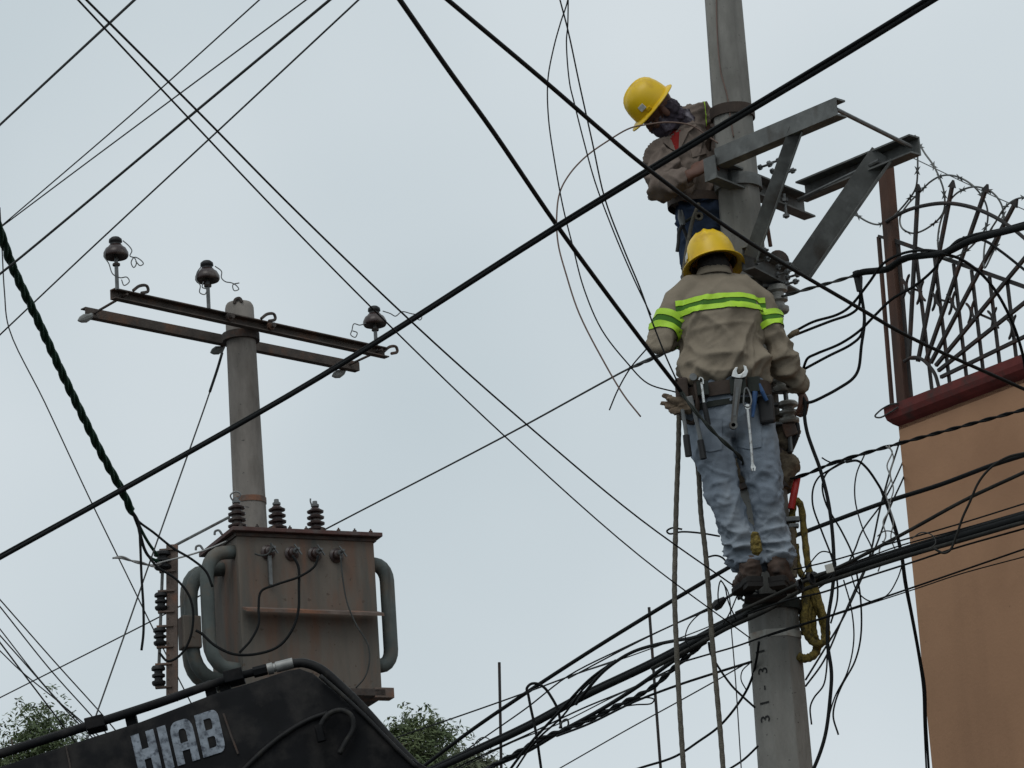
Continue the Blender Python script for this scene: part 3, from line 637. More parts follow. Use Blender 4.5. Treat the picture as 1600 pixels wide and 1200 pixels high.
# ================================================================== distant trees
def leafy_tree(name, label, px, py, Y, rad, n, m, seed, hmul=1.0):
    rnd = random.Random(seed); c = P(px, py, Y); o = thing(name, label, 'tree', V((c.x, c.y, 0)), 'trees beyond the street')
    tm = MB().tube(catmull([V((c.x, c.y, 0)), V((c.x + .1, c.y, c.z * .4)), V((c.x - .1, c.y, c.z * .75)), c], 4), [.22 - .16 * i / 12 for i in range(13)], 10)
    tips = []
    for k in range(14):
        a = rnd.uniform(0, 6.28); e = rnd.uniform(.1, 1.2)
        d = V((math.cos(a) * math.cos(e), math.sin(a) * math.cos(e), math.sin(e)))
        s = c - UP * rnd.uniform(0, rad * .8); t = c + V((d.x * rad, d.y * rad, d.z * rad * hmul)) * rnd.uniform(.7, 1.0)
        q = catmull([s, s.lerp(t, .5) + UP * .15, t], 4); tm.tube(q, [.05 - .042 * i / (len(q) - 1) for i in range(len(q))], 6); tips += q[3:]
    tm.build('trunk', 'bark', o, smooth=True)
    vs, fs = [], []
    subs = []
    for k in range(26):
        a = rnd.uniform(0, 6.28); z = rnd.uniform(-.4, 1); s_ = math.sqrt(max(0, 1 - z * z))
        subs.append((c + V((math.cos(a) * s_ * rad, math.sin(a) * s_ * rad, z * rad * hmul)) * rnd.uniform(.55, 1.05), rad * rnd.uniform(.16, .34)))
    for k in range(n):
        q_, r_ = rnd.choice(subs); b = q_ + V((rnd.gauss(0, 1), rnd.gauss(0, 1), rnd.gauss(0, 1))) * (r_ * .5)
        # a drooping spray of narrow leaflets
        dr = V((rnd.uniform(-1, 1), rnd.uniform(-1, 1), rnd.uniform(-.4, .8))).normalized(); ln = rnd.uniform(.14, .34)
        for j in range(13):
            t = j / 12; p = b + dr * (ln * t) - UP * (ln * .9 * t * t)
            u = V((rnd.uniform(-1, 1), rnd.uniform(-1, 1), rnd.uniform(-1, .3))).normalized(); v = u.orthogonal().normalized()
            l, h = rnd.uniform(.035, .07), rnd.uniform(.006, .012); i0 = len(vs)
            vs += [p, p + u * l * .5 + v * h, p + u * l, p + u * l * .5 - v * h]; fs.append((i0, i0 + 1, i0 + 2, i0 + 3))
    MB().add(vs, fs).build('crown', m, o, recalc=False)
leafy_tree('pepper_tree', 'green pepper tree top showing above the crane boom at the left edge', 48, 1306, 36, 1.0, 5200, 'leaves', 3)
leafy_tree('pepper_tree', 'small greyish tree top just right of the first, behind thin wires', 118, 1266, 40, .72, 2400, 'leaves_grey', 5)
leafy_tree('pepper_tree', 'tree top directly right of the crane hose, nearest the transformer base', 612, 1214, 34, .52, 2200, 'leaves', 8, 1.0)
leafy_tree('pepper_tree', 'lower loose tree top behind the start of the cable bundle', 692, 1244, 37, .55, 1600, 'leaves_grey', 11)
# ================================================================== people: helpers
def W(px, py, dY): return P(px, py, YP + dY)
def fold(p, dirs):
    s = 0
    for (u, fu, fo_, a, sh) in dirs:          # u: direction along which folds run; fo_: frequency across; fu: along
        u = V(u).normalized(); al = p.dot(u); ac = p - u * al
        n = noise.noise(ac * fo_ + u * (al * fu) + V((sh, sh * 1.7, -sh)))
        s += a * (max(0.0, 1 - abs(n) * 3.2) ** 1.5 - .22) * 1.7
    return s
def head_mass(mb, c, up, fw, s=1.0):
    up = V(up).normalized(); fw = V(fw); fw = (fw - up * fw.dot(up)).normalized(); rt = fw.cross(up)
    def E(x, y, z, a, b, d): mb.ellipsoid(c + (rt * x + fw * y + up * z) * s, rt * a * s, fw * b * s, up * d * s)
    E(0, -.008, .035, .074, .095, .085); E(0, .028, -.03, .060, .066, .075); E(0, .045, -.078, .042, .045, .036)
    E(0, .092, -.012, .012, .016, .026); E(0, .098, -.026, .017, .016, .011); E(0, .080, .022, .055, .018, .012)
    E(0, .082, -.058, .024, .012, .010); E(0, .076, -.088, .022, .018, .015)
    for k in (-1, 1): E(k * .076, -.005, -.012, .010, .020, .032); E(k * .042, .060, -.028, .024, .026, .022)
    return up, fw, rt
def hand_mass(mb, wrist, d, nrm, curl=1.0, s=1.0, thumb=1, spread=1.0):
    d = V(d).normalized(); nrm = V(nrm); nrm = (nrm - d * nrm.dot(d)).normalized(); sd = d.cross(nrm) * thumb
    mb.tube([wrist - d * .03 * s, wrist, wrist + d * .03 * s, wrist + d * .075 * s, wrist + d * .095 * s], [(.027 * s, .020 * s), (.028 * s, .019 * s), (.038 * s, .018 * s), (.042 * s, .017 * s), (.036 * s, .012 * s)], 12, side=sd)
    for i, (o, l) in enumerate(((.030, .92), (.010, 1.0), (-.011, .95), (-.031, .76))):
        p = wrist + (d * .088 + sd * o * spread) * s; pts = [p - d * .015 * s, p]; a = 0
        for ln, bd_ in zip((.044, .028, .022), (.55, .95, .75)):
            a += bd_ * curl; p = p + (d * math.cos(a) + nrm * math.sin(a) + sd * o * .9) .normalized() * ln * l * s; pts.append(p)
        mb.tube(pts, [.010 * s, .0098 * s, .0092 * s, .0086 * s, .0066 * s], 8)
    p = wrist + (d * .022 + sd * .030) * s; pts = [p]; dd = (d * .62 + sd * .62 + nrm * .42).normalized()
    for ln, bd_ in ((.040, 0), (.032, .5), (.026, .6)):
        dd = (dd + (nrm * .5 - sd * .6) * bd_ * curl * .8).normalized(); p = p + dd * ln * s; pts.append(p)
    mb.tube(pts, [.014 * s, .0125 * s, .0108 * s, .008 * s], 8)
def hard_hat(parent, c, up, fw, sc=1.0, stick=(0.7, -0.7), tag_lab=None):
    """full-brim hard hat: crown with three ridges, brim, inside band"""
    up = V(up).normalized(); fw = V(fw); fw = (fw - up * fw.dot(up)).normalized(); rt = fw.cross(up)
    n = 48; rings = []
    def pt(a, rr, z, ex=0): return c + (rt * (math.cos(a) * rr * .112) + fw * (math.sin(a) * rr * .132) + up * z) * sc
    prof = [(1.0, 0.0), (1.0, .012), (.985, .04), (.95, .07), (.87, .100), (.74, .125), (.56, .143), (.36, .153), (.18, .157), (.03, .158)]
    def ridge(a, rr, z):
        x = math.cos(a) * rr
        r_ = max(0, 1 - (x / .10) ** 2) * .009 + max(0, 1 - ((abs(x) - .36) / .07) ** 2) * .005
        return r_ * min(1, max(0, (z - .05) / .05))
    for rr, z in prof: rings.append([pt(2 * math.pi * k / n, rr, z) + up * ridge(2 * math.pi * k / n, rr, z) * sc for k in range(n)])
    # a shell: outer crown, then back down inside
    inn = [[c + (p - c) * .955 - up * .002 for p in r] for r in rings[::-1]]
    hat = MB().ring_loft(rings + inn, cap=False).build('hard_hat', 'hat_yellow', parent, smooth=True)
    br = []
    for k in range(n):
        a = 2 * math.pi * k / n; f = max(0, math.sin(a)); w = .026 + .018 * f ** 2
        d = (rt * math.cos(a) * .112 + fw * math.sin(a) * .132).normalized() * sc
        e = pt(a, .99, .004); br.append((e, d * w * 1.18, up * sc))
    q = [[e for e, d, u in br], [e + d * .6 - u * .006 for e, d, u in br], [e + d - u * .014 for e, d, u in br], [e + d * 1.0 - u * .019 for e, d, u in br], [e + d * .6 - u * .012 for e, d, u in br], [e - u * .006 for e, d, u in br]]
    MB().ring_loft(q + [q[0]], cap=False).build('brim', 'hat_yellow', hat, smooth=True)
    MB().ring_loft([[pt(2 * math.pi * k / n, r_, z) for k in range(n)] for r_, z in ((.93, -.004), (.93, .035), (.88, .035), (.88, -.004), (.93, -.004))], cap=False).build('headband', 'hat_inside', hat, smooth=True)
    for a in (R(20), R(160)):
        e = pt(a, 1.0, .016); d = (rt * math.cos(a) + fw * math.sin(a)).normalized()
        MB().box(e + d * .004 * sc, d * .007 * sc, up * .010 * sc, d.cross(up) * .014 * sc).build('clip', 'hat_yellow', hat, bevel=.003)
    a, zz = stick
    d = (rt * math.cos(a) + fw * math.sin(a)).normalized(); e = pt(a, .978, .048); t = d.cross(up)
    u2 = (up - d * .18).normalized()
    MB().box(e + d * .003 * sc, d * .0025 * sc, u2 * .017 * sc, t * .02 * sc).build('sticker', 'sticker', hat, bevel=.002)
    return hat
def garment(mb, name, m, parent, voxel=.009, sm=6, fn=None):
    o = mb.build(name, m, parent); remesh(o, voxel, sm)
    if fn: displace(o, fn)
    return o
def bvh_of(o):
    org = world_loc(o); me = o.data
    return BVHTree.FromPolygons([v.co + org for v in me.vertices], [tuple(p.vertices) for p in me.polygons])
def band_grid(grid, name, m, parent):
    nu, nv = len(grid), len(grid[0]); vs = [p for r in grid for p in r]
    fs = [(i * nv + j, i * nv + j + 1, (i + 1) * nv + j + 1, (i + 1) * nv + j) for i in range(nu - 1) for j in range(nv - 1)]
    return MB().add(vs, fs).build(name, m, parent, smooth=True, recalc=False)
def arm_band(bvh, p0, p1, t0, t1, name, m, parent, lift, n=40):
    ax = (p1 - p0).normalized(); u = ax.orthogonal().normalized(); w = ax.cross(u); g = []
    for i in range(n + 1):
        a = 2 * math.pi * i / n; d = u * math.cos(a) + w * math.sin(a); row = []
        for j in range(4):
            c = p0.lerp(p1, t0 + (t1 - t0) * j / 3); h = bvh.ray_cast(c, d, .12)
            row.append((h[0] if h[0] is not None else c + d * .075) + d * lift)
        g.append(row)
    return band_grid(g, name, m, parent)
# ================================================================== standing lineman, seen from behind
pA = thing('person', 'lineman seen from behind in yellow hard hat, tan striped shirt and pale jeans', 'person', W(1195, 918, -.3))
A = {}
A['pel'] = W(1136, 635, -.40); A['wai'] = W(1132, 582, -.42); A['chest'] = W(1124, 500, -.40); A['nb'] = W(1117, 444, -.37); A['hd'] = W(1117, 424, -.345)
A['ls'] = W(1062, 470, -.38); A['le'] = W(1032, 536, -.45); A['lw'] = W(1062, 528, -.22); A['lh'] = W(1080, 520, -.14)
A['rs'] = W(1187, 470, -.36); A['re'] = W(1221, 552, -.40); A['rw'] = W(1248, 608, -.28)
A['lhip'] = W(1108, 655, -.41); A['lk'] = W(1129, 778, -.42); A['la'] = W(1169, 874, -.36)
A['rhip'] = W(1168, 655, -.40); A['rk'] = W(1200, 778, -.40); A['ra'] = W(1212, 873, -.34)
bmA = MB(); X = V((1, 0, 0))
bmA.tube([A['pel'] - UP * .06, A['pel'], A['wai'], A['chest'], A['nb'], A['nb'] + UP * .05], [(.15, .10), (.165, .11), (.15, .10), (.175, .11), (.12, .08), (.05, .05)], 18, side=X)
bmA.tube([A['nb'], A['nb'].lerp(A['hd'], .5), A['hd'] - UP * .01], [(.062, .062), (.057, .06), (.056, .06)], 14, side=X)
hu, hf = V((-.14, .16, 1)), V((.16, 1, -.12))
head_mass(bmA, A['hd'] + UP * .0, hu, hf)
for s, e, w_ in (('ls', 'le', 'lw'), ('rs', 're', 'rw')):
    bmA.tube([A['chest'].lerp(A[s], .6) + UP * .06, A[s], A[s].lerp(A[e], .5), A[e], A[e].lerp(A[w_], .35), A[w_]], [.05, .055, .047, .040, .038, .027], 12)
for h, k, a in (('lhip', 'lk', 'la'), ('rhip', 'rk', 'ra')):
    bmA.tube([A['pel'], A[h], A[h].lerp(A[k], .5), A[k], A[k].lerp(A[a], .35), A[a], A[a] - UP * .05], [.08, .09, .075, .058, .058, .042, .04], 12)
    bmA.tube([A[a] + V((0, -.03, -.07)), A[a] + V((0, .10, -.085))], [.036, .032], 10)
cgrip = W(1259, 628, -.22)
dR = (cgrip - A['rw']).normalized()
hand_mass(bmA, A['rw'] + dR * .0, dR, V((-.2, .7, -.55)), curl=1.05, s=1.04, thumb=-1)
hand_mass(bmA, A['lw'], A['lh'] - A['lw'], V((0.3, .2, -1)), curl=1.0, thumb=1)
bodyA = bmA.build('body', 'skin', pA); remesh(bodyA, .0055, 3)
# hair under the brim
hm = MB(); hu_ = hu.normalized(); hf_ = (hf - hu_ * hf.dot(hu_)).normalized(); hr_ = hf_.cross(hu_)
hm.ellipsoid(A['hd'] + hf_ * -.022 + hu_ * .02, hr_ * .079, hf_ * .088, hu_ * .085); hm.ellipsoid(A['hd'] + hf_ * -.045 - hu_ * .035, hr_ * .066, hf_ * .045, hu_ * .05)
garment(hm, 'hair', 'hair', pA, .006, 3, lambda p, n: .005 * noise.noise(p * 120) + .004 * noise.noise(V((p.x * 260, p.y * 260, p.z * 60))))
hard_hat(pA, A['hd'] + hu_ * .036 + hf_ * -.002, hu, hf, 1.08, (R(198), .05))
# shirt
def foldA(p, n):
    zt_ = (p.z - A['wai'].z) / (A['nb'].z - A['wai'].z)
    low = max(0, min(1, 1.25 - zt_ * 1.5))
    d = fold(p, [((.55, 0, 1), 2.0, 8.0, .013 * (.35 + low), 1.3), ((-.75, 0, .8), 2.2, 7.0, .010 * (.3 + low), 5.1), ((1, 0, .12), 1.6, 10.0, .009 * low, 9.4), ((.2, .2, 1), 3, 17, .003 * (.3 + low), 2.2), ((1, 0, .6), 2.5, 26, .0018 * (.2 + low), 11.0)])
    bulge = .014 * math.exp(-((zt_ - .10) / .13) ** 2)
    return d + bulge
sh = MB()
sh.tube([A['wai'] - UP * .06, A['wai'] - UP * .02, A['wai'] + UP * .06, A['wai'].lerp(A['chest'], .55), A['chest'], A['chest'].lerp(A['nb'], .5), A['nb'] - UP * .008, A['nb'] + UP * .025, A['nb'] + UP * .052],
        [(.190, .130), (.198, .140), (.198, .146), (.198, .142), (.208, .140), (.190, .125), (.120, .088), (.082, .078), (.070, .070)], 24, side=X)
sh.tube([A['nb'] - V((.02, 0, .03)), W(1080, 456, -.37), A['ls'] + V((-.01, 0, -.01)), A['ls'].lerp(A['le'], .5), A['le'] + V((0, 0, -.012)), A['le'].lerp(A['lw'], .4), A['lw']], [.075, .080, .076, .072, .064, .056, .045], 16)
sh.tube([A['nb'] + V((.02, 0, -.03)), W(1162, 454, -.36), A['rs'] + V((.01, 0, -.01)), A['rs'].lerp(A['re'], .5), A['re'], A['re'].lerp(A['rw'], .45), A['rw'] + (A['re'] - A['rw']) * .04], [.075, .078, .070, .062, .052, .046, .038], 16)
shirt = garment(sh, 'shirt', 'shirt_cloth', pA, .0085, 9, foldA)
cl = []
for k in range(25):
    a = R(150 + 240 * k / 24); r1 = V((math.cos(a) * .076, math.sin(a) * .076, 0)); b = A['nb'] + V((0, .004, .052))
    cl.append([b + r1 * .97 + UP * .022, b + r1 * 1.03 + UP * .024, b + r1 * 1.2 - UP * .012, b + r1 * 1.16 - UP * .016])
band_grid(cl, 'collar', 'shirt_cloth', shirt)
bvA = bvh_of(shirt)
zb = W(1125, 468, -.55).z
def back_band(z0, z1, name, m, lift):
    g = []; xl = W(1055, 480, -.45).x; xr = W(1197, 478, -.45).x
    for i in range(61):
        x = xl + (xr - xl) * i / 60; row = []
        for j in range(4):
            z = z0 + (z1 - z0) * j / 3 - .010 * abs(i / 30 - 1) ** 3; h = bvA.ray_cast(V((x, YP - 1.2, z)), V((0, 1, 0)), 2)
            row.append((h[0] + h[1] * lift) if h[0] is not None else None)
        if all(q is not None for q in row): g.append(row)
    return band_grid(g, name, m, shirt)
back_band(zb - .041, zb + .041, 'hi_vis_band', 'hi_vis_dark', .004)
back_band(zb + .013, zb + .041, 'hi_vis_stripe', 'hi_vis', .0075); back_band(zb - .041, zb - .013, 'hi_vis_stripe', 'hi_vis', .0075)
for s, e, t0, t1 in (('ls', 'le', .42, .78), ('rs', 're', .28, .58)):
    d = (t1 - t0); arm_band(bvA, A[s], A[e], t0, t1, 'hi_vis_band', 'hi_vis_dark', shirt, .004)
    arm_band(bvA, A[s], A[e], t0, t0 + d * .35, 'hi_vis_stripe', 'hi_vis', shirt, .0075); arm_band(bvA, A[s], A[e], t1 - d * .35, t1, 'hi_vis_stripe', 'hi_vis', shirt, .0075)
cuff = MB().tube([A['rw'].lerp(A['re'], .20), A['rw'].lerp(A['re'], .02)], [.050, .047], 16, cap=False).build('cuff', 'shirt_cloth', shirt, smooth=True)
# jeans
def foldJ(p, n):
    t = (p.z - A['la'].z) / (A['pel'].z - A['la'].z); ank = math.exp(-(t / .17) ** 2); kn = math.exp(-((t - .45) / .16) ** 2); seat = math.exp(-((t - .85) / .15) ** 2)
    return fold(p, [((1, .1, -.15), 2.0, 30, .006 * ank + .0014, 12.3), ((.5, 0, 1), 2.0, 24, .0014, 15.1), ((1, .2, .25), 2.5, 15, .017 * ank + .004 * kn, 3.3), ((1, 0, -.35), 2.0, 16, .012 * ank + .007 * kn, 7.7), ((.9, 0, .55), 1.8, 8, .006 * kn + .005 * seat, 1.1), ((.25, 0, 1), 1.5, 8, .007, 4.4)])
je = MB()
je.tube([A['pel'] + UP * .125, A['pel'] + UP * .06, A['pel'] - UP * .02, A['pel'] - UP * .10, A['pel'] - UP * .17], [(.200, .135), (.206, .142), (.212, .150), (.205, .145), (.15, .11)], 22, side=X)
for h, k, a, o in (('lhip', 'lk', 'la', -.01), ('rhip', 'rk', 'ra', .012)):
    je.tube([A[h] + V((o, 0, .02)), A[h].lerp(A[k], .3) + V((o, 0, 0)), A[h].lerp(A[k], .65), A[k], A[k].lerp(A[a], .4), A[k].lerp(A[a], .75), A[a] + UP * .02, A[a] - UP * .03], [.114, .106, .088, .073, .068, .070, .076, .073], 18)
jeans = garment(je, 'jeans', 'denim_light', pA, .0085, 8, foldJ)
bvJ = bvh_of(jeans)
def on_back(px, py, lift=.012, bv=None):
    d = ray(px, py); h = (bv or bvJ).ray_cast(CAM, d.normalized(), 60)
    if h[0] is None: h = (bvA).ray_cast(CAM, d.normalized(), 60)
    return (h[0] - d.normalized() * lift) if h[0] is not None else W(px, py, -.5)
for x0, x1, y0, y1 in ((1092, 1128, 655, 702), (1150, 1190, 650, 698)):
    g = [[on_back(x0 + (x1 - x0) * i / 10, y0 + (y1 - y0) * j / 10 + 4 * (j == 10) * (1 - abs(i / 5 - 1)), .006) for j in range(11)] for i in range(11)]
    band_grid(g, 'back_pocket', 'denim_light', jeans)
# boots
def boot(a, yaw, nm='boot'):
    f = V((math.sin(yaw), math.cos(yaw), 0)); s = V((f.y, -f.x, 0)); h = a - UP * .080
    m = MB().tube([h + UP * .10 - f * .015, h + UP * .05 - f * .022, h + UP * .015 - f * .02], [(.052, .058), (.050, .058), (.046, .055)], 16, side=s)
    m.tube([h - f * .06 + UP * .02, h - f * .02 + UP * .022, h + f * .06 + UP * .022, h + f * .13 + UP * .010, h + f * .18 + UP * .002], [(.034, .036), (.044, .05), (.046, .045), (.047, .036), (.034, .024)], 16, side=s)
    o = garment(m, nm, 'boot_leather', pA, .008, 5, lambda p, n: fold(p, [((s.x, s.y, .2), 2, 22, .006, 6.6)]))
    so_ = []
    for x, w in ((-.085, .030), (-.075, .042), (-.02, .044), (.03, .040), (.10, .050), (.16, .046), (.195, .030)):
        so_.append((x, w))
    poly = [h + f * x + s * w - UP * .030 for x, w in so_] + [h + f * x - s * w - UP * .030 for x, w in so_[::-1]]
    MB().prism(poly, UP * .028).build('sole', 'boot_sole', o, bevel=.004)
    MB().box(h - f * .045 - UP * .040, f * .038, s * .038, UP * .011).build('heel', 'boot_sole', o)
boot(A['la'] + V((0, .0, -.02)), R(-14)); boot(A['ra'] + V((.012, 0, -.02)), R(16))
# belt and things worn on it
zb0 = A['wai'].z - .085
def belt_ring(zc, h, gx, gy, name, m, parent, c=None):
    c = c or V((A['pel'].x - .003, A['pel'].y - .002, 0)); n = 44
    return MB().ring_loft([[V((c.x + math.cos(2 * math.pi * k / n) * gx * q, c.y + math.sin(2 * math.pi * k / n) * gy * q, zc + dz + .010 * math.cos(2 * math.pi * k / n))) for k in range(n)] for dz, q in ((-h, .97), (-h, 1.0), (h, 1.0), (h, .97), (-h, .97))], cap=False).build(name, m, parent, smooth='auto')
tb = belt_ring(P(1132, 604, 17.43).z, .034, .222, .166, 'tool_belt', 'belt_leather', pA)
belt_ring(P(1132, 626, 17.43).z, .014, .214, .156, 'waist_strap', 'belt_web', pA)
def pad(px, py, w, h, name, m, parent, dy=-.615, th=.012, bev=.004):
    c = W(px, py, dy); return MB().box(c, (w / 2, 0, 0), (0, th, 0), (0, 0, h / 2)).build(name, m, parent, bevel=bev)
pad(1098, 607, .055, .07, 'belt_loop', 'belt_web', tb, -.575); pad(1153, 603, .075, .085, 'belt_loop', 'belt_web', tb, -.59); pad(1178, 601, .06, .075, 'belt_loop', 'belt_web', tb, -.565)
MB().tube(catmull([W(1066, 590, -.42), W(1060, 625, -.46), W(1068, 655, -.48), W(1084, 660, -.5), W(1090, 630, -.55), W(1086, 598, -.54)], 5), (.011), 8).build('frog_strap', 'belt_leather', tb)
MB().lathe(W(1083, 589, -.56), (0, -1, 0), [(-.004, .010), (-.004, .018), (.004, .018), (.004, .010)], 14).build('ring', 'dull_steel', tb)
pad(1066, 618, .06, .16, 'side_pouch', 'belt_leather', tb, -.50, .04, .01)
# tools that hang from the belt, each a thing of its own
def hung(o, lab, cat, grp='tools on the lineman belt'): return tag(o, lab, cat, grp)
w_ = thing('adjustable_wrench', 'large steel adjustable wrench hanging in the back of the tool belt', 'wrench', W(1146, 668, -.62)); tag(w_, None, None, 'tools on the lineman belt')
h0, h1 = W(1154, 592, -.615), W(1146, 664, -.60); hd_ = (h1 - h0).normalized(); hs = hd_.cross(V((0, 1, 0))).normalized()
MB().prism([h0 - hs * .019, h0 + hs * .019, h1 + hs * .014, h1 - hs * .014], V((0, .011, 0))).build('handle', 'galvanised', w_, bevel=.003)
MB().prism([h0 - hs * .007 + hd_ * .04 - V((0, .002, 0)), h0 + hs * .007 + hd_ * .04 - V((0, .002, 0)), h1 + hs * .006 - hd_ * .045 - V((0, .002, 0)), h1 - hs * .006 - hd_ * .045 - V((0, .002, 0))], V((0, .003, 0))).build('groove', 'dull_steel', w_)
MB().lathe(h1 + V((0, .0055, 0)), (0, 1, 0), [(-.008, .010), (-.008, .020), (.008, .020), (.008, .010), (-.008, .010)], 18).build('eye', 'galvanised', w_)
jaw = [(1143, 588), (1145, 580), (1149, 574), (1153, 573), (1151, 580), (1153, 585), (1158, 584), (1163, 579), (1162, 573), (1161, 570), (1166, 572), (1169, 580), (1166, 588), (1158, 591), (1150, 590)]
MB().prism([W(x, y, -.615) for x, y in jaw], V((0, .014, 0))).build('jaw', 'bright_steel', w_, bevel=.002)
w2 = thing('combination_wrench', 'thin bright wrench dangling from a carabiner over the right buttock', 'wrench', W(1178, 735, -.6)); tag(w2, None, None, 'tools on the lineman belt')
MB().tube([W(1168, 638, -.60), W(1173, 690, -.59), W(1176, 728, -.58)], [.007, .0065, .007], 8).build('shank', 'bright_steel', w2)
MB().lathe(W(1168, 636, -.60), (0, -1, 0), [(-.006, .005), (-.006, .013), (.006, .013), (.006, .005)], 14).build('ring_end', 'bright_steel', w2)
MB().prism([W(x, y, -.585) for x, y in ((1174, 725), (1178, 725), (1181, 730), (1180, 736), (1178, 735), (1178, 731), (1176, 731), (1177, 736), (1174, 735), (1173, 729))], V((0, .008, 0))).build('open_end', 'bright_steel', w2)
o = MB().tube(catmull([W(1163, 609, -.6), W(1162, 622, -.605), W(1163, 634, -.605), W(1170, 636, -.605), W(1174, 628, -.605), W(1171, 614, -.6), W(1166, 606, -.6), W(1163, 609, -.6)], 5), .0045, 7).build('carabiner', 'dull_steel'); hung(o, 'small grey carabiner on the belt just right of the big wrench', 'carabiner')
sd_ = thing('screwdriver', 'black-handled screwdriver with bright shank in the left belt loop', 'screwdriver', W(1106, 665, -.58)); tag(sd_, None, None, 'tools on the lineman belt')
MB().tube([W(1096, 598, -.585), W(1100, 630, -.585)], .007, 8).build('shank', 'bright_steel', sd_)
MB().tube([W(1100, 629, -.585), W(1103, 645, -.58), W(1107, 664, -.575)], [.010, .013, .012], 10).build('handle', 'plastic_black', sd_)
MB().tube(catmull([W(1092, 594, -.59), W(1094, 590, -.59), W(1098, 592, -.59), W(1099, 600, -.59)], 4), .004, 6).build('hook', 'bright_steel', sd_)
bc = thing('bolt_cutter', 'long bolt cutter with black grips hanging at the left hip', 'bolt cutter', W(1082, 718, -.55)); tag(bc, None, None, 'tools on the lineman belt')
for pts in (((1066, 640), (1070, 662), (1073, 684)), ((1083, 636), (1090, 665), (1096, 692))):
    MB().tube([W(x, y, -.56) for x, y in pts], .010, 8).build('handle', 'dull_steel', bc)
for pts in (((1072, 680), (1073, 690), (1076, 713)), ((1094, 688), (1096, 697), (1099, 717))):
    MB().tube([W(x, y, -.56) for x, y in pts], [.016, .0165, .0165], 10).build('grip', 'plastic_black', bc)
MB().box(W(1073, 632, -.54), (.035, 0, .006), (0, .012, 0), (-.004, 0, .035)).build('jaw_block', 'dull_steel', bc, bevel=.005)
po = thing('holster', 'black holster pouch with a blue handle clipped at the right hip', 'pouch', W(1198, 662, -.52)); tag(po, None, None, 'tools on the lineman belt')
MB().box(W(1198, 640, -.52), (.034, -.012, 0), (.006, .022, 0), (0, 0, .068)).build('pouch', 'plastic_black', po, bevel=.010)
MB().tube([W(1186, 600, -.57), W(1191, 612, -.57), W(1198, 626, -.56)], [.008, .011, .009], 8).build('blue_handle', 'plastic_blue', po)
MB().tube([W(1180, 612, -.58), W(1178, 632, -.58), W(1176, 652, -.58)], [.013, .012, .007], 8).build('blue_strap', 'plastic_blue', po)
gl = MB()
for k, (x0, y0, x1, y1) in enumerate(((1066, 630, 1036, 617), (1066, 633, 1032, 629), (1066, 636, 1038, 636), (1068, 640, 1046, 644), (1066, 628, 1042, 622))):
    gl.tube([W(x0, y0, -.50 - .012 * k), W((x0 + x1) / 2, (y0 + y1) / 2 + 1, -.51 - .012 * k), W(x1, y1, -.50 - .012 * k)], [.022, .017, .010], 8)
gl.tube([W(1082, 640, -.53), W(1062, 633, -.53)], [.030, .036], 10)
go = gl.build('leather_gloves', 'glove_leather'); remesh(go, .006, 3); displace(go, lambda p, n: fold(p, [((1, 0, .3), 3, 40, .004, 2)])); hung(go, 'tan leather gloves tucked into the belt at the left hip', 'gloves')
# strap he stands on
stp = thing('foot_strap', 'dark climbing strap round the pole under the standing lineman boots', 'strap', W(1200, 925, -.14))
zf = A['la'].z - .155
MB().ring_loft([[pole_axis(zf) + V((math.cos(2 * math.pi * k / 24) * pole_r(zf) * g, math.sin(2 * math.pi * k / 24) * pole_r(zf) * g, dz)) for k in range(24)] for dz, g in ((-.03, 1.02), (-.03, 1.12), (.02, 1.12), (.02, 1.02))], cap=False).build('loop', 'belt_web', stp)
c = (A['la'] + A['ra']) / 2; MB().box(V((c.x + .01, YP - .20, zf - .0)), (.10, 0, 0), (0, .06, 0), (0, 0, .010)).build('step', 'boot_sole', stp, bevel=.006)
# ================================================================== crouching lineman, seen from the front beside the pole
pB = thing('person', 'masked lineman in yellow hard hat bending over the pole top in brown shirt', 'person', W(1150, 600, .28))
B = {}
B['hd'] = W(1030, 174, .04); B['nb'] = W(1068, 200, .14); B['chest'] = W(1076, 246, .16); B['wai'] = W(1096, 310, .22); B['pel'] = W(1106, 338, .24)
B['rs'] = W(1037, 244, .08); B['re'] = W(1036, 297, -.06); B['rw'] = W(1080, 272, -.16)
B['ls'] = W(1104, 186, .22); B['le'] = W(1142, 232, .30); B['lw'] = W(1160, 262, .20)
B['rhip'] = W(1094, 350, .22); B['rk'] = W(1092, 445, .12); B['ra'] = W(1140, 560, .27)
B['lhip'] = W(1118, 345, .27); B['lk'] = W(1128, 440, .30); B['la'] = W(1160, 565, .30)
SB = (B['ls'] - B['rs']).normalized()
bm_ = MB()
bm_.tube([B['pel'] - UP * .05, B['pel'], B['wai'], B['chest'], B['nb']], [(.14, .10), (.15, .11), (.14, .10), (.165, .11), (.08, .07)], 18, side=SB)
bu = -_R * .76 + _U * .62 + _F * -.16; bf = -_R * .58 - _U * .80 - _F * .10
bm_.tube([B['nb'], B['nb'].lerp(B['hd'], .55), B['hd']], [.062, .056, .056], 12)
head_mass(bm_, B['hd'], bu, bf)
for s, e, w__ in (('ls', 'le', 'lw'), ('rs', 're', 'rw')):
    bm_.tube([B['chest'].lerp(B[s], .6), B[s], B[s].lerp(B[e], .5), B[e], B[e].lerp(B[w__], .4), B[w__]], [.05, .055, .047, .040, .037, .028], 12)
for h, k, a in (('lhip', 'lk', 'la'), ('rhip', 'rk', 'ra')):
    bm_.tube([B['pel'], B[h], B[h].lerp(B[k], .5), B[k], B[k].lerp(B[a], .35), B[a], B[a] - UP * .05], [.08, .09, .075, .058, .056, .042, .04], 12)
hand_mass(bm_, B['rw'], W(1096, 262, -.17) - B['rw'], V((.1, .9, -.5)), curl=.95, s=1.05, thumb=1)
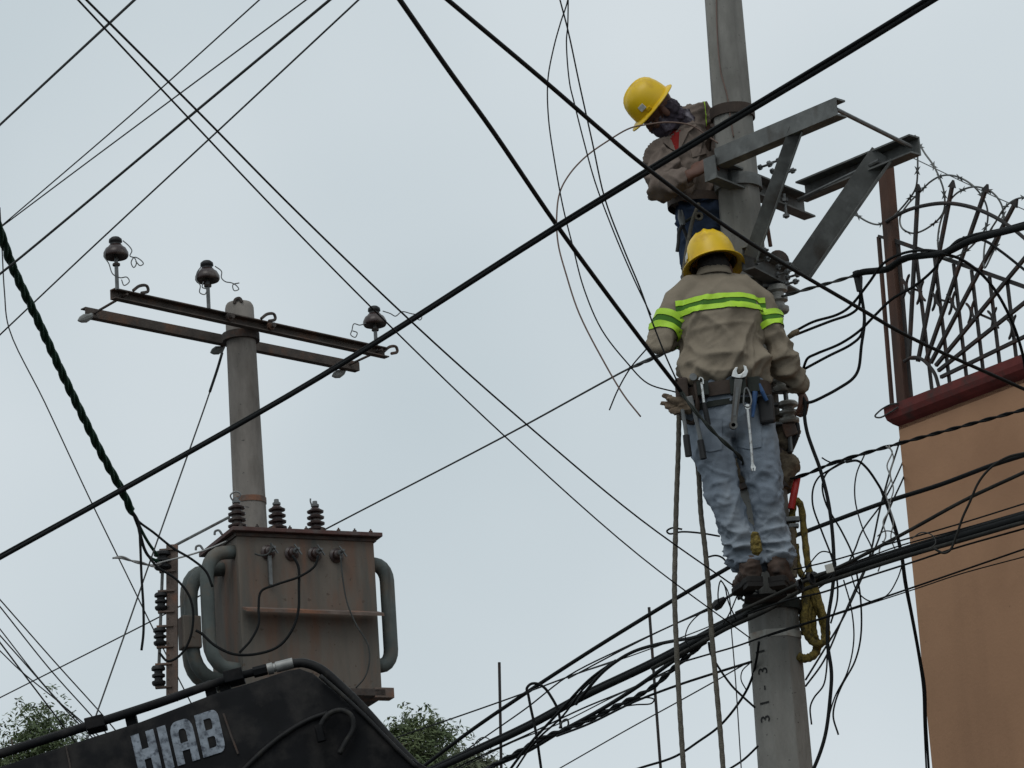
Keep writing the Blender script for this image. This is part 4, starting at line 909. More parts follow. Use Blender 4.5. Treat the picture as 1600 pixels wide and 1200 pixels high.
hand_mass(bm_, B['lw'], W(1168, 275, .12) - B['lw'], V((-.3, -.8, -.4)), curl=.9, thumb=1)
bodyB = bm_.build('body', 'skin', pB); remesh(bodyB, .0055, 3)
bu_ = bu.normalized(); bf_ = (bf - bu_ * bf.dot(bu_)).normalized(); br_ = bf_.cross(bu_)
for k in (-1, 1):
    e = B['hd'] + br_ * .032 * k + bf_ * .083 + bu_ * .004; MB().ellipsoid(e, br_ * .012, bf_ * .010, bu_ * .008).build('eye', 'eye', bodyB, smooth=True)
hard_hat(pB, B['hd'] + bu_ * .050, bu, bf, .88, (R(150), .05))
ms = MB()
ms.ellipsoid(B['hd'] + bf_ * .030 - bu_ * .055, br_ * .072, bf_ * .078, bu_ * .070); ms.ellipsoid(B['hd'] - bf_ * .030 - bu_ * .030, br_ * .077, bf_ * .060, bu_ * .055)
ms.tube([B['hd'] - bu_ * .06, B['hd'].lerp(B['nb'], .6) + UP * .006, B['nb'] + UP * .0], [.074, .078, .085], 16)
garment(ms, 'bandana', 'bandana', pB, .006, 4, lambda p, n: fold(p, [((.5, .2, 1), 3, 22, .007, 2.4), ((1, .2, -.3), 3, 26, .005, 6.1)]))
def foldB(p, n): return fold(p, [((.4, 0, 1), 2.0, 10, .012, 1.9), ((1, .2, .5), 2.0, 12, .010, 4.7), ((-.7, 0, .7), 3, 16, .006, 8.8)])
sb = MB()
sb.tube([B['wai'] - UP * .03, B['wai'] + UP * .02, B['wai'].lerp(B['chest'], .5), B['chest'], B['chest'].lerp(B['nb'], .6), B['nb'] + UP * .005], [(.165, .125), (.18, .14), (.185, .145), (.185, .14), (.145, .11), (.085, .08)], 22, side=SB)
sb.tube([B['nb'], W(1052, 228, .12), B['rs'], B['rs'].lerp(B['re'], .5), B['re'] + V((0, 0, -.005)), B['re'].lerp(B['rw'], .5), B['rw'].lerp(B['re'], .12)], [.07, .075, .078, .077, .070, .058, .046], 16)
sb.tube([B['nb'], W(1088, 186, .2), B['ls'], B['ls'].lerp(B['le'], .5), B['le'], B['lw']], [.07, .078, .076, .072, .064, .045], 16)
shB = garment(sb, 'shirt', 'shirt_cloth_worn', pB, .0085, 6, foldB)
bvB = bvh_of(shB)
arm_band(bvB, W(1084, 186, .2), B['ls'], .50, .57, 'hi_vis_stripe', 'hi_vis', shB, .006)
def onB(px, py, lift):
    d = ray(px, py).normalized(); h = bvB.ray_cast(CAM, d, 60); return (h[0] if h[0] is not None else W(px, py, .05)) - d * lift
# red tee in the open collar, lapels either side
g = []
for i in range(9):
    t = i / 8; y = 203 + 36 * t; c_ = 1053 + 5 * t; hw = 9.5 * (1 - t) ** .7 + .6
    g.append([onB(c_ + hw * s, y, .006) for s in (-1, -.5, 0, .5, 1)])
band_grid(g, 'tee_shirt', 'tee_red', pB)
for poly in (((1062, 194), (1082, 186), (1088, 196), (1076, 206), (1066, 226), (1060, 240)), ((1038, 206), (1046, 210), (1056, 236), (1048, 232), (1036, 222))):
    MB().prism([onB(x, y, .016) for x, y in poly], _F * .008).build('lapel', 'shirt_cloth_worn', shB, bevel=.002)
MB().prism([onB(x, y, .010) for x, y in ((1077, 226), (1100, 218), (1104, 240), (1082, 246))], _F * .006).build('chest_pocket', 'shirt_cloth_worn', shB, bevel=.002)
jb = MB()
jb.tube([B['pel'] + UP * .08, B['pel'], B['pel'] - UP * .08], [(.165, .125), (.175, .135), (.15, .12)], 20, side=SB)
for h, k, a in (('lhip', 'lk', 'la'), ('rhip', 'rk', 'ra')):
    jb.tube([B[h] + UP * .02, B[h].lerp(B[k], .35), B[k], B[k].lerp(B[a], .5), B[a]], [.105, .098, .085, .076, .070], 16)
garment(jb, 'jeans', 'denim_dark', pB, .009, 6, lambda p, n: fold(p, [((1, 0, .4), 2, 12, .010, 3.1), ((.2, 0, 1), 2, 10, .007, 6.1)]))
for a in ('la', 'ra'):
    h = B[a] - UP * .07; MB().tube([h - V((0, .07, 0)), h, h + V((0, .12, -.01)), h + V((0, .19, -.015))], [(.04, .05), (.045, .06), (.045, .045), (.03, .025)], 14, side=X).build('boot', 'boot_leather', pB, smooth=True)
belt = MB().tube([B['wai'] - UP * .055, B['wai'] - UP * .01], [(.185, .145), (.185, .145)], 30, side=SB, cap=False).build('tool_belt', 'belt_leather', pB, smooth=True)
MB().lathe(W(1092, 338, .02), (0, -1, 0), [(-.006, .010), (-.006, .022), (.006, .022), (.006, .010), (-.006, .010)], 16).build('ring', 'rope_tan', belt)
ss = thing('safety_strap', 'brown positioning strap looped round the pole at the masked lineman chest', 'strap', W(1145, 185, 0))
cs_ = pole_axis(P(1145, 178, YP).z)
pts = []
for k in range(33):
    a = R(200 - 220 * 2 * (k / 32) * .5 * 1.0) ; rr = .122
    a = 2 * math.pi * k / 32; pts.append(cs_ + V((math.cos(a) * rr * 1.0, math.sin(a) * rr, -.03 + .0 * math.cos(a))))
MB().ring_loft([[cs_ + V((math.cos(2 * math.pi * k / 36) * rr, math.sin(2 * math.pi * k / 36) * rr, dz - .02 * (math.cos(2 * math.pi * k / 36) < -9))) for k in range(36)] for rr, dz in ((.103, -.028), (.112, -.030), (.114, .024), (.105, .026), (.103, -.028))], cap=False).build('loop', 'belt_leather', ss, smooth='auto')
MB().tube(catmull([W(1114, 196, -.04), W(1108, 222, .06), W(1106, 250, .10), W(1104, 300, .10)], 5), (.014), 8).build('tail', 'belt_leather', ss)
pl = thing('pliers', 'dark pliers dangling left of the upper lineman hips', 'pliers', W(1060, 392, .05))
MB().tube(catmull([W(1066, 352, .05), W(1061, 362, .05), W(1060, 378, .05), W(1058, 393, .05)], 4), .009, 8).build('handle', 'plastic_black', pl)
MB().tube(catmull([W(1066, 352, .07), W(1070, 362, .07), W(1074, 374, .07), W(1075, 390, .07)], 4), .009, 8).build('handle', 'plastic_black', pl)
MB().tube([W(1067, 352, .06), W(1062, 340, .06), W(1061, 328, .06)], [.014, .010, .004], 8).build('jaw', 'dull_steel', pl)
MB().tube([W(1067, 352, .06), W(1067, 340, .06), W(1065, 328, .06)], [.014, .010, .004], 8).build('jaw', 'dull_steel', pl)
MB().tube(catmull([W(1068, 348, .06), W(1078, 342, .10), W(1088, 335, .12)], 4), .008, 6).build('lanyard', 'belt_web', pl)
# ================================================================== cloth, clamps and ropes on the main pole
pw = thing('pole_wrapping', 'brown sacking and clamps bound round the pole behind the lineman knees', 'wrapping', W(1225, 790, 0))
def lump(pts, name, m, par, vox=.008, amp=.010, fr_=18):
    mb = MB()
    for x, y, d, r in pts: mb.ellipsoid(W(x, y, d), X * r, V((0, r, 0)), UP * r * 1.15)
    o = mb.build(name, m, par); remesh(o, vox, 3); displace(o, lambda p, n: amp * noise.noise(p * fr_) + fold(p, [((1, 0, .3), 3, fr_ * 1.4, amp * .6, 3)])); return o
lump([(1222, 668, -.03, .06), (1226, 690, -.05, .055), (1236, 676, -.02, .05)], 'upper_wrap', 'sacking', pw)
lump([(1214, 722, -.04, .07), (1226, 730, -.05, .07), (1222, 744, -.05, .06)], 'lower_wrap', 'sacking', pw)
lump([(1162, 728, -.05, .05), (1160, 748, -.05, .045)], 'side_wrap', 'sacking', pw)
for y in (704, 716, 755):
    z = P(1215, y, YP - .1).z
    MB().ring_loft([[pole_axis(z) + V((math.cos(2 * math.pi * k / 20) * pole_r(z) * g, math.sin(2 * math.pi * k / 20) * pole_r(z) * g, dz)) for k in range(20)] for dz, g in ((-.014, 1.0), (-.014, 1.16), (.014, 1.16), (.014, 1.0))], cap=False).build('band', 'dark_rust', pw)
MB().tube(catmull([W(1236, 645, -.08), W(1244, 662, -.09), W(1245, 676, -.09), W(1238, 696, -.08), W(1228, 715, -.06)], 5), [.016] * 21, 8).build('dark_lever', 'plastic_black', pw)
MB().box(W(1233, 668, -.10), (.03, 0, .01), (0, .02, 0), (-.01, 0, .045)).build('clamp_block', 'rusty_steel', pw, bevel=.006)
MB().tube([W(1167, 785, -.05), W(1168, 830, -.06), W(1172, 875, -.06)], [.020, .016, .012], 8).build('hanging_bar', 'plastic_black', pw)
rh = thing('red_handle_tool', 'tool with bright red handle hung on the pole right of the knees', 'tool', W(1236, 800, -.1))
MB().tube([W(1246, 746, -.09), W(1241, 770, -.10), W(1236, 795, -.10)], [.016, .018, .017], 10).build('grip', 'plastic_red', rh)
MB().box(W(1238, 812, -.09), (.035, 0, 0), (0, .02, 0), (0, 0, .012)).build('head', 'dull_steel', rh, bevel=.004); MB().box(W(1240, 822, -.09), (.025, 0, 0), (0, .018, 0), (0, 0, .010)).build('nut', 'dull_steel', rh, bevel=.004)
MB().tube([W(1237, 822, -.09), W(1240, 870, -.09), W(1240, 902, -.09)], .018, 8).build('shank', 'sacking', rh)
yr = thing('rope_hank', 'hank of yellow-brown rope hanging from the pole on its right side', 'rope', W(1270, 1030, -.06))
def strand(pts, w, m, par, nm='strand', d0=-.08, amp=.002):
    q = catmull([W(x, y, d0 + .012 * math.sin(i * 2.1)) for i, (x, y) in enumerate(pts)], 6)
    return MB().tube(q, [w * (1 + .10 * math.sin(i * 1.9)) for i in range(len(q))], 9).build(nm, m, par, smooth=True)
strand([(1240, 840), (1238, 800), (1243, 782), (1250, 788), (1256, 830), (1262, 880), (1266, 900)], .017, 'rope_yellow', yr)
strand([(1243, 850), (1246, 880), (1254, 900), (1262, 905)], .016, 'rope_yellow', yr, d0=-.06)
for i, l in enumerate((((1264, 905), (1260, 940), (1257, 965), (1260, 990), (1268, 1002), (1278, 1006), (1290, 1000), (1292, 985), (1286, 960), (1276, 930), (1268, 908)),
          ((1266, 908), (1266, 940), (1262, 970), (1266, 996), (1276, 1008), (1286, 1004), (1288, 990), (1283, 965), (1274, 940), (1267, 912)),
          ((1268, 905), (1272, 935), (1270, 965), (1272, 990), (1276, 1002)), ((1270, 905), (1280, 940), (1288, 970), (1291, 995)), ((1263, 906), (1256, 940), (1254, 970), (1258, 992)))):
    strand(l, .017, 'rope_yellow', yr, d0=-.10 + .022 * i)
strand([(1276, 1004), (1276, 1016), (1268, 1026), (1256, 1029), (1248, 1026)], .021, 'rope_yellow', yr)
strand([(1260, 900), (1268, 903), (1274, 898)], .022, 'plastic_black', yr, 'binding', -.12)
kn = lump([(1181, 848, -.52, .026), (1182, 858, -.52, .026), (1180, 838, -.52, .020)], 'rope_knot', 'rope_yellow', None, .005, .006, 60)
tag(kn, 'small knot of yellow rope between the standing lineman calves', 'rope')
# ================================================================== cables and wires
def straight(pts, ext0, ext1):
    pts = [V((p[0], p[1], 0)) for p in pts]
    if ext0: pts = [pts[0] + (pts[0] - pts[1]).normalized() * ext0] + pts
    if ext1: pts = pts + [pts[-1] + (pts[-1] - pts[-2]).normalized() * ext1]
    return pts
def path3(pts, Y0, Y1, e0=0, e1=0, wob=0.0, sd=0):
    q = straight(pts, e0, e1); L = [0]
    for a, b in zip(q, q[1:]): L.append(L[-1] + (b - a).length)
    T_ = L[-1]; i0 = L[1] if e0 else 0; i1 = L[-2] if e1 else T_
    out = []
    for k, (p, l) in enumerate(zip(q, L)):
        t = (l - i0) / max(i1 - i0, 1e-6); yv = Y0 + (Y1 - Y0) * t
        j = k - (1 if e0 else 0)
        if 0 <= j < len(pts) and len(pts[j]) == 3: yv = pts[j][2]
        if wob: yv += wob * math.sin(k * 1.7 + sd)
        out.append(P(p.x, p.y, yv))
    return out
USED = {}
def wire(label, w, m, pts, Y0, Y1, e0=0, e1=0, name='cable', cat='cable', grp=None, twist=0, wob=0.0, step=6, n=7):
    q = catmull(path3(pts, Y0, Y1, e0, e1, wob, len(USED)), step)
    s = ppm(q[len(q) // 2]); r = w / 2 / s
    # the span goes on beyond the picture
    if e0 >= 100: d = (q[0] - q[3]).normalized(); q = [q[0] + d * (7.0 - 0.7 * k) for k in range(10)] + q
    if e1 >= 100: d = (q[-1] - q[-4]).normalized(); q = q + [q[-1] + d * (0.7 * k) for k in range(1, 10)]
    elif pts[-1][1] >= 1180 and not e1: d = ((q[-1] - q[-3]).normalized() + V((0, 0, -.8))).normalized(); q = q + [q[-1] + d * .5, q[-1] + d * .9 - UP * .5, q[-1] + d * 1.0 - UP * 1.6]
    mb = MB()
    if twist:
        q = catmull(q, 10) if len(q) < 60 else q
        for k in range(twist):
            out = []; L = 0
            for i, p in enumerate(q):
                t = (q[min(i + 1, len(q) - 1)] - q[max(i - 1, 0)]).normalized(); u = t.orthogonal().normalized() if abs(t.z) > .95 else t.cross(UP).normalized(); v = t.cross(u)
                if i: L += (p - q[i - 1]).length
                a = 2 * math.pi * (L / (r * 22) + k / twist); out.append(p + (u * math.cos(a) + v * math.sin(a)) * r * .55)
            mb.tube(out, r * .58, n)
    else: mb.tube(q, r, n)
    o = mb.build(name, m, smooth=True); USED[label] = 1
    return tag(o, label, cat, grp)
K, G, BW = 'cable_black', 'cable_worn', 'wire_bare'
# --- top left: service lines running up to the right
gl_ = 'overhead lines at the upper left'
wire('thick grey line crossing only the extreme upper left corner', 4.2, BW, [(210, 0), (0, 195)], 13, 15.6, 200, 200, grp=gl_)
wire('uppermost of the two thin lines that meet at the left edge', 2.3, BW, [(405, 0), (210, 175), (0, 355)], 17, 22, 200, 60, 'wire', 'wire', gl_)
wire('lower of the two thin lines that meet at the left edge', 2.3, BW, [(478, 0), (280, 147), (120, 266), (0, 356)], 16.8, 22, 200, 60, 'wire', 'wire', gl_)
wire('thick grey line parallel below the two meeting thin lines', 4.2, BW, [(515, 0), (307, 173), (35, 400), (0, 428)], 14, 17.6, 200, 200, grp=gl_)
wire('thin line passing just above the leftmost pin insulator', 2.8, BW, [(560, 0), (340, 205), (130, 400), (0, 523)], 18, 24, 200, 200, 'wire', 'wire', gl_)
gp = 'pair of long lines falling to the right'
wire('lower line of the long pair falling from upper left to the pole', 2.8, K, [(122, 0), (295, 185), (442, 340), (607, 507), (790, 683), (1000, 869), (1172, 997)], 10, 17.85, 250, 0, 'wire', 'wire', gp)
wire('upper line of the long pair falling from upper left to the pole', 3.2, K, [(135, 0), (305, 170), (473, 340), (680, 537), (840, 678), (1000, 811), (1156, 922)], 10, 17.85, 250, 0, 'wire', 'wire', gp)
# --- heavy cables
wire('heaviest black cable slanting across the whole picture, lower strand', 8.0, K, [(0, 872), (200, 761), (500, 590), (870, 356), (1100, 216), (1300, 97), (1455, 2)], 18.4, 12, 200, 300, grp='heavy doubled cable', n=10)
wire('thinner upper strand riding on the heaviest slanting black cable', 4.8, K, [(0, 867), (200, 757), (500, 586), (870, 351), (1100, 210), (1300, 89), (1448, -2)], 18.4, 12.0, 200, 300, grp='heavy doubled cable', n=10)
wire('black cable from top centre down to the standing lineman left hip', 7.5, K, [(625, 0), (700, 108), (770, 205), (870, 352), (960, 475), (1024, 560), (1058, 604, 17.40), (1066, 615, 17.46)], 12.5, 17.36, 250, 0, n=8)
wire('dark lanyard strap slung from the belt across the lineman left buttock', 6, 'belt_web', [(1064, 612, 17.44), (1078, 632, 17.38), (1098, 656, 17.37), (1122, 682, 17.385), (1146, 704, 17.42), (1156, 714, 17.47), (1163, 730, 17.62), (1167, 745, 17.85)], 17.4, 17.8, name='lanyard', cat='lanyard', twist=2, step=8)
wire('black cable from top centre over the pole to the building right edge', 6.5, K, [(700, 0), (850, 126), (1010, 262), (1170, 378), (1340, 480), (1420, 526), (1600, 608)], 11.2, 16, 250, 250, n=8)
# --- slack wires between the top and the linemen
gs = 'slack wires hanging left of the linemen'
wire('leftmost slack wire bowing out left of the linemen', 2.3, K, [(889, -40), (887, 0), (876, 35), (865, 75), (856, 125), (857, 185), (867, 255), (880, 325), (895, 385), (912, 450), (940, 515), (980, 567), (1012, 599), (1057, 613)], 17.5, 17.5, 150, 0, 'wire', 'wire', gs)
wire('pale bent wire running from the upper lineman hands to a free end', 2.6, 'wire_copper', [(1122, 224), (1105, 212), (1080, 196), (1045, 191), (1015, 194), (985, 200), (950, 220), (915, 245), (890, 272), (875, 300), (870, 335), (872, 380), (885, 430), (905, 490), (945, 568), (975, 618), (1001, 651)], 17.6, 17.4, 0, 0, 'wire', 'wire', gs)
wire('middle slack wire curving down towards the lineman sleeve', 2.3, K, [(888, -20), (887, 40), (885, 65), (890, 130), (897, 160), (912, 220), (930, 285), (960, 365), (990, 435), (1017, 492)], 17.4, 17.3, 150, 0, 'wire', 'wire', gs)
wire('straightest slack wire, rightmost of those above the lineman elbow', 2.6, K, [(875, 0), (888, 50), (905, 130), (925, 220), (945, 310), (975, 390), (1000, 450), (1018, 500), (1040, 556), (1058, 596)], 17.4, 17.3, 200, 0, 'wire', 'wire', gs)
wire('short wire end crossing below the lineman left elbow', 2.3, K, [(952, 641), (965, 610), (985, 575), (1012, 543)], 17.5, 17.4, 0, 0, 'wire', 'wire', gs)
wire('stranded guy wire from the pole down left behind the transformer', 2.8, BW, [(1130, 500), (1060, 541), (1000, 567), (780, 686), (514, 824), (245, 966), (0, 1090)], 18.0, 31, 0, 200, 'guy_wire', 'wire')
wire('thicker preformed grip at the upper end of the long guy wire', 5.5, BW, [(1085, 530), (1060, 541), (1020, 560), (985, 575)], 17.9, 18.4, 0, 0, 'guy_grip', 'cable', twist=2)
# --- left edge
wire('dark green twisted service cable dropping from the left edge to the rack', 13, 'cable_green', [(0, 362), (20, 418), (60, 503), (100, 590), (130, 652), (160, 712), (190, 766), (205, 798)], 20.5, 24.4, 120, 0, twist=3, step=10)
gt = 'loose ends of the green service cable'
wire('black lead arching from the green cable to beside the left cooling pipe', 4, K, [(203, 793), (214, 812), (240, 832), (270, 856), (300, 874), (322, 893), (332, 917)], 24.4, 24.5, grp=gt)
wire('black lead looping in front of the rack and back to its foot', 4, K, [(205, 796), (218, 830), (228, 862), (245, 885), (275, 905), (295, 930), (302, 960), (296, 1000), (280, 1025), (262, 1033), (249, 1020)], 24.4, 24.6, grp=gt)
wire('black lead hanging straight down to a free end left of the rack', 4.2, K, [(204, 795), (216, 815), (219, 850), (221, 900), (224, 950), (224, 990), (221, 1016)], 24.4, 24.4, grp=gt)
wire('green lead curving from the twisted cable into the top spool', 5, 'cable_green', [(200, 788), (214, 815), (222, 848), (233, 870), (250, 878)], 24.4, 24.85, grp=gt)
wire('short green kink where the twisted cable splits apart', 5, 'cable_green', [(198, 785), (202, 800), (212, 808), (218, 822), (230, 845), (246, 868)], 24.35, 24.8, grp=gt)
wire('pale twisted tail wire with frayed end left of the top spool', 5, 'wire_light', [(176, 872), (190, 871), (205, 876), (222, 880), (240, 884), (252, 880)], 24.7, 24.8, name='wire', cat='wire', twist=2)
wire('pale wire from the top spool across to the transformer corner', 3, 'wire_light', [(246, 880), (270, 874), (300, 866), (330, 856), (356, 845)], 24.8, 24.9, name='wire', cat='wire')
wire('thin line falling from the left edge past the rack', 2.2, BW, [(3, 384), (7, 457), (14, 513), (70, 629), (140, 779), (198, 898), (240, 984), (263, 1029), (290, 1082), (312, 1125)], 25.6, 26.2, 60, 0, 'wire', 'wire')
wire('down guy from the left pole top to the lower left', 2.6, BW, [(350, 542), (327, 615), (294, 709), (243, 853), (196, 988), (149, 1121), (120, 1200)], 25.6, 23.8, 0, 0, 'guy_wire', 'wire')
wire('thick grip sleeve at the top of the left pole guy', 4.5, K, [(347, 552), (340, 576), (328, 612)], 25.58, 25.4, 0, 0, 'guy_grip', 'cable')
gw = 'thin lines at the lower left corner'
for lab, pts, w in (('topmost thin line in the lower left corner', [(0, 937), (88, 1037), (160, 1117), (200, 1165)], 2.2),
    ('second thin line from the top in the lower left corner', [(0, 948), (79, 1047), (147, 1123), (190, 1175)], 2.2),
    ('third thin line from the top in the lower left corner', [(0, 983), (57, 1056), (95, 1099), (125, 1128)], 2.0),
    ('fourth thin line from the top in the lower left corner', [(0, 993), (53, 1053), (95, 1101), (123, 1131), (160, 1168)], 2.2),
    ('steepest thin line in the lower left corner, fifth from the top', [(0, 1004), (43, 1061), (101, 1137), (130, 1175)], 2.6),
    ('lowest thin line in the lower left corner', [(0, 1017), (32, 1048), (91, 1096), (145, 1142), (180, 1172)], 2.0)):
    wire(lab, w, BW, pts, 29, 31, 150, 60, 'wire', 'wire', gw)
# --- transformer leads
gtl = 'leads on the transformer front'
wire('black lead drooping from the second bushing to the tank lower left', 4.5, K, [(457, 868), (466, 885), (467, 920), (466, 955), (456, 985), (435, 1010), (400, 1022), (365, 1022), (335, 1008), (315, 990), (306, 985)], 24.55, 24.55, grp=gtl)
wire('black lead from the third bushing bent down the tank middle', 4, K, [(497, 868), (492, 884), (470, 900), (430, 914), (408, 924), (404, 950), (404, 975), (392, 1000), (374, 1020)], 24.55, 24.5, grp=gtl)
wire('thin grey lead from the fourth bushing down the tank right', 2.6, BW, [(532, 868), (535, 900), (542, 940), (556, 975), (575, 1008), (577, 1035), (570, 1058), (556, 1075)], 24.75, 24.85, grp=gtl, name='wire', cat='wire')
wire('short stub wire hooked through the first bushing', 3, BW, [(398, 865), (408, 868), (418, 866), (424, 858), (423, 848)], 24.6, 24.6, grp=gtl, name='wire', cat='wire')
# --- lines on the right hand part: the street bundle
gb = 'cable bundle along the street'
Zr, Zp, Zl = 16.4, 17.70, 21.0
def bundle(label, w, m, pts, Y0, Y1, **k): return wire(label, w, m, pts, Y0, Y1, grp=gb, **k)
# main bundle in two reaches, left and right of the pole
main = [(689, 1199), (823, 1137), (910, 1090), (1019, 1038), (1102, 994), (1134, 976), (1200, 946), (1250, 917), (1320, 893), (1420, 861), (1500, 838), (1600, 809)]
def off(pts, dx, dy): return [(x + dx, y + dy) for x, y in pts]
bundle('thickest black cable of the street bundle in front of the pole', 11, K, main, Zl, Zr, e0=150, e1=200, n=10)
bundle('second thick cable hugging the top of the street bundle', 8, K, off(main, 1, -6), Zl, Zr, e0=150, e1=200, n=8)
bundle('worn cable hugging the underside of the street bundle', 7, G, off(main[3:], 0, 7), 18.2, Zr, e1=200, n=8)
bundle('brownish cable fanning above the street bundle right of the pole', 6, G, [(1150, 958), (1210, 930), (1262, 906), (1315, 884), (1357, 863), (1424, 827), (1508, 781), (1600, 738)], 17.6, 16.6, e1=200)
bundle('black line from lower left behind the boots up to the wall', 7, K, [(665, 1195), (738, 1140), (820, 1084), (915, 1022), (1015, 960), (1080, 921), (1140, 886), (1190, 858), (1240, 838), (1300, 815), (1382, 785), (1470, 757), (1550, 727), (1600, 711)], 22.5, 16.9, e0=150, e1=200, n=8)
bundle('thin line rising left beside the tree into the bundle', 2.6, K, [(620, 1152), (720, 1118), (819, 1083), (903, 1052), (968, 1030)], 24, 19.4, e0=0)
bundle('black cable bellying below the upper line, left of the ropes', 5.5, K, [(900, 1100), (940, 1052), (968, 1030), (990, 1018), (1022, 1008), (1055, 1001), (1080, 997), (1110, 988)], 19.6, 17.9)
bundle('thin line just under the black upper line, left half', 2.5, K, [(692, 1197), (760, 1150), (823, 1106), (888, 1056), (975, 1012), (1048, 978), (1105, 951), (1152, 926)], 22, 17.85, e0=150)
bundle('thin pale line between the upper line and main bundle', 2, BW, [(903, 1052), (968, 1031), (1048, 1002), (1110, 978), (1152, 958), (1190, 945)], 19.6, 17.8)
bundle('lower twisted bundle sagging beneath the main one', 8, K, [(740, 1212), (800, 1180), (850, 1152), (874, 1143), (928, 1121), (964, 1103), (1019, 1074), (1055, 1042), (1102, 1002)], 20.6, 18.0, e0=120, twist=2, step=10)
bundle('black cable lying on the lower sagging bundle', 6.5, K, [(758, 1202), (823, 1174), (874, 1144), (940, 1108), (1000, 1070), (1050, 1034), (1110, 994)], 20.5, 17.9, e0=120)
bundle('steep black cable swinging up from the frame bottom to the bundle', 4.5, K, [(795, 1205), (823, 1168), (874, 1112), (921, 1062), (962, 1032)], 20, 19.2, e0=80)
bundle('steep thin cable beside the swinging one', 3.2, K, [(806, 1202), (835, 1160), (880, 1118), (910, 1078), (950, 1042)], 20, 19.3, e0=80)
bundle('thin line close under the main bundle, lower left', 2.6, K, [(714, 1199), (779, 1168), (830, 1145), (910, 1107), (985, 1076), (1060, 1040)], 21, 18.5, e0=120)
bundle('faint thin line beneath the main bundle', 2, BW, [(720, 1200), (800, 1160), (880, 1128), (960, 1088), (1040, 1052)], 21, 18.6, e0=120)
bundle('black drop from the pole face going down left past both ropes', 4, K, [(1174, 1034), (1116, 1052), (1055, 1072), (990, 1097), (920, 1131), (870, 1150)], 17.85, 19.6)
bundle('small loose loop on the drop left of the ropes', 2.4, K, [(975, 1102), (990, 1094), (1012, 1090), (1022, 1093), (1018, 1099), (995, 1101), (978, 1103)], 19, 19)
bundle('thin straight line going low left under the drops', 2.2, BW, [(1170, 1034), (1116, 1065), (1055, 1099), (982, 1139), (877, 1199)], 17.9, 20.5, e1=150)
bundle('long slack cable sagging from the pole band to the bottom', 4, K, [(1186, 1003), (1182, 1030), (1176, 1056), (1163, 1085), (1127, 1132), (1091, 1159), (1055, 1182), (1000, 1200)], 17.82, 18.6, e1=150)
bundle('slack cable leaving the bottom just left of the pole', 3.6, K, [(1184, 1166), (1163, 1186), (1142, 1200), (1110, 1218)], 17.85, 18.2)
bundle('short cable curling from the bundle into the pole side', 3.6, K, [(1107, 1003), (1110, 1020), (1118, 1035), (1142, 1070), (1160, 1088), (1180, 1106)], 17.8, 17.86)
bundle('thin upright loop beside the pole number', 2, K, [(1172, 1036), (1160, 1048), (1158, 1062), (1166, 1078)], 17.84, 17.84)
bundle('line across the pale band on the pole face to the left', 3, K, [(1600, 858), (1417, 921), (1287, 965), (1212, 988), (1150, 1010), (1105, 1023), (1060, 1036)], 16.6, 18, e0=200)
bundle('thin line just below the band line at the right', 2, K, [(1600, 870), (1500, 897), (1431, 920), (1301, 962), (1200, 994)], 16.7, 17.75, e0=200)
bundle('line under the main bundle leaving right across the wall', 3.2, K, [(1600, 826), (1494, 856), (1424, 879), (1340, 906), (1287, 925), (1230, 938), (1160, 962)], 16.5, 17.6, e0=200)
bundle('upper of two thin lines above the bundle on the wall', 2.6, K, [(1600, 787), (1494, 820), (1371, 855), (1300, 876), (1240, 890)], 16.5, 17.8, e0=200)
bundle('lower of two thin lines above the bundle on the wall', 2.4, K, [(1600, 799), (1497, 828), (1405, 853), (1330, 880), (1250, 905)], 16.5, 17.8, e0=200)
bundle('cable loop bending down over the wall into the bundle', 4, G, [(1625, 704), (1600, 708), (1575, 714), (1550, 729), (1530, 752), (1515, 785), (1504, 809), (1494, 838), (1484, 860), (1474, 864), (1459, 857)], 16.5, 16.7)
# hooked loops standing on the bundle, lower left of the pole
gh = 'hooked loops on the bundle'
wire('black loop hooked over the cables, bent like a cane', 4.5, K, [(846, 1205), (837, 1143), (829, 1105), (825, 1084), (823, 1076), (829, 1069), (838, 1068), (850, 1074), (862, 1090), (872, 1110), (877, 1138)], 20, 20, grp=gh, e0=60)
wire('small clip of wire bent over the lower bundle', 3, BW, [(874, 1138), (880, 1126), (886, 1124), (888, 1132), (882, 1140)], 19.8, 19.8, grp=gh)
wire('thin bowed wire at the foot of the trees', 1.8, BW, [(738, 1172), (745, 1158), (755, 1152), (765, 1156), (767, 1170)], 21, 21, grp=gh)
# the loops tying lines to the pole left of the boots
wire('thin wire loop left of the boots above the bundle', 2.3, K, [(1123, 948), (1122, 925), (1126, 908), (1132, 915), (1138, 940), (1150, 968)], 17.8, 17.8, name='wire', cat='wire')
wire('thin straight wire falling left of the boots to the bottom', 2, BW, [(1126, 906), (1138, 926), (1143, 987), (1149, 1059), (1158, 1199)], 17.9, 17.9, e1=100, name='wire', cat='wire')
wire('curved thin wire dropping from the strain clamp', 2, K, [(1110, 950), (1090, 962), (1075, 980), (1071, 1000), (1078, 1012)], 17.9, 17.9, name='wire', cat='wire')
wire('wire crossing diagonally from the clamp to the pole edge', 2.2, K, [(1152, 930), (1140, 958), (1130, 975)], 17.85, 17.8, name='wire', cat='wire')
wire('hook of black wire poking out left of the shins', 3, K, [(1125, 838), (1095, 833), (1065, 831), (1046, 834), (1042, 830), (1050, 825), (1066, 827)], 17.9, 17.9, name='wire', cat='wire')
wire('short bent wire left of the ankles', 3, K, [(1104, 871), (1118, 868), (1128, 871), (1140, 884)], 17.85, 17.85, name='wire', cat='wire')
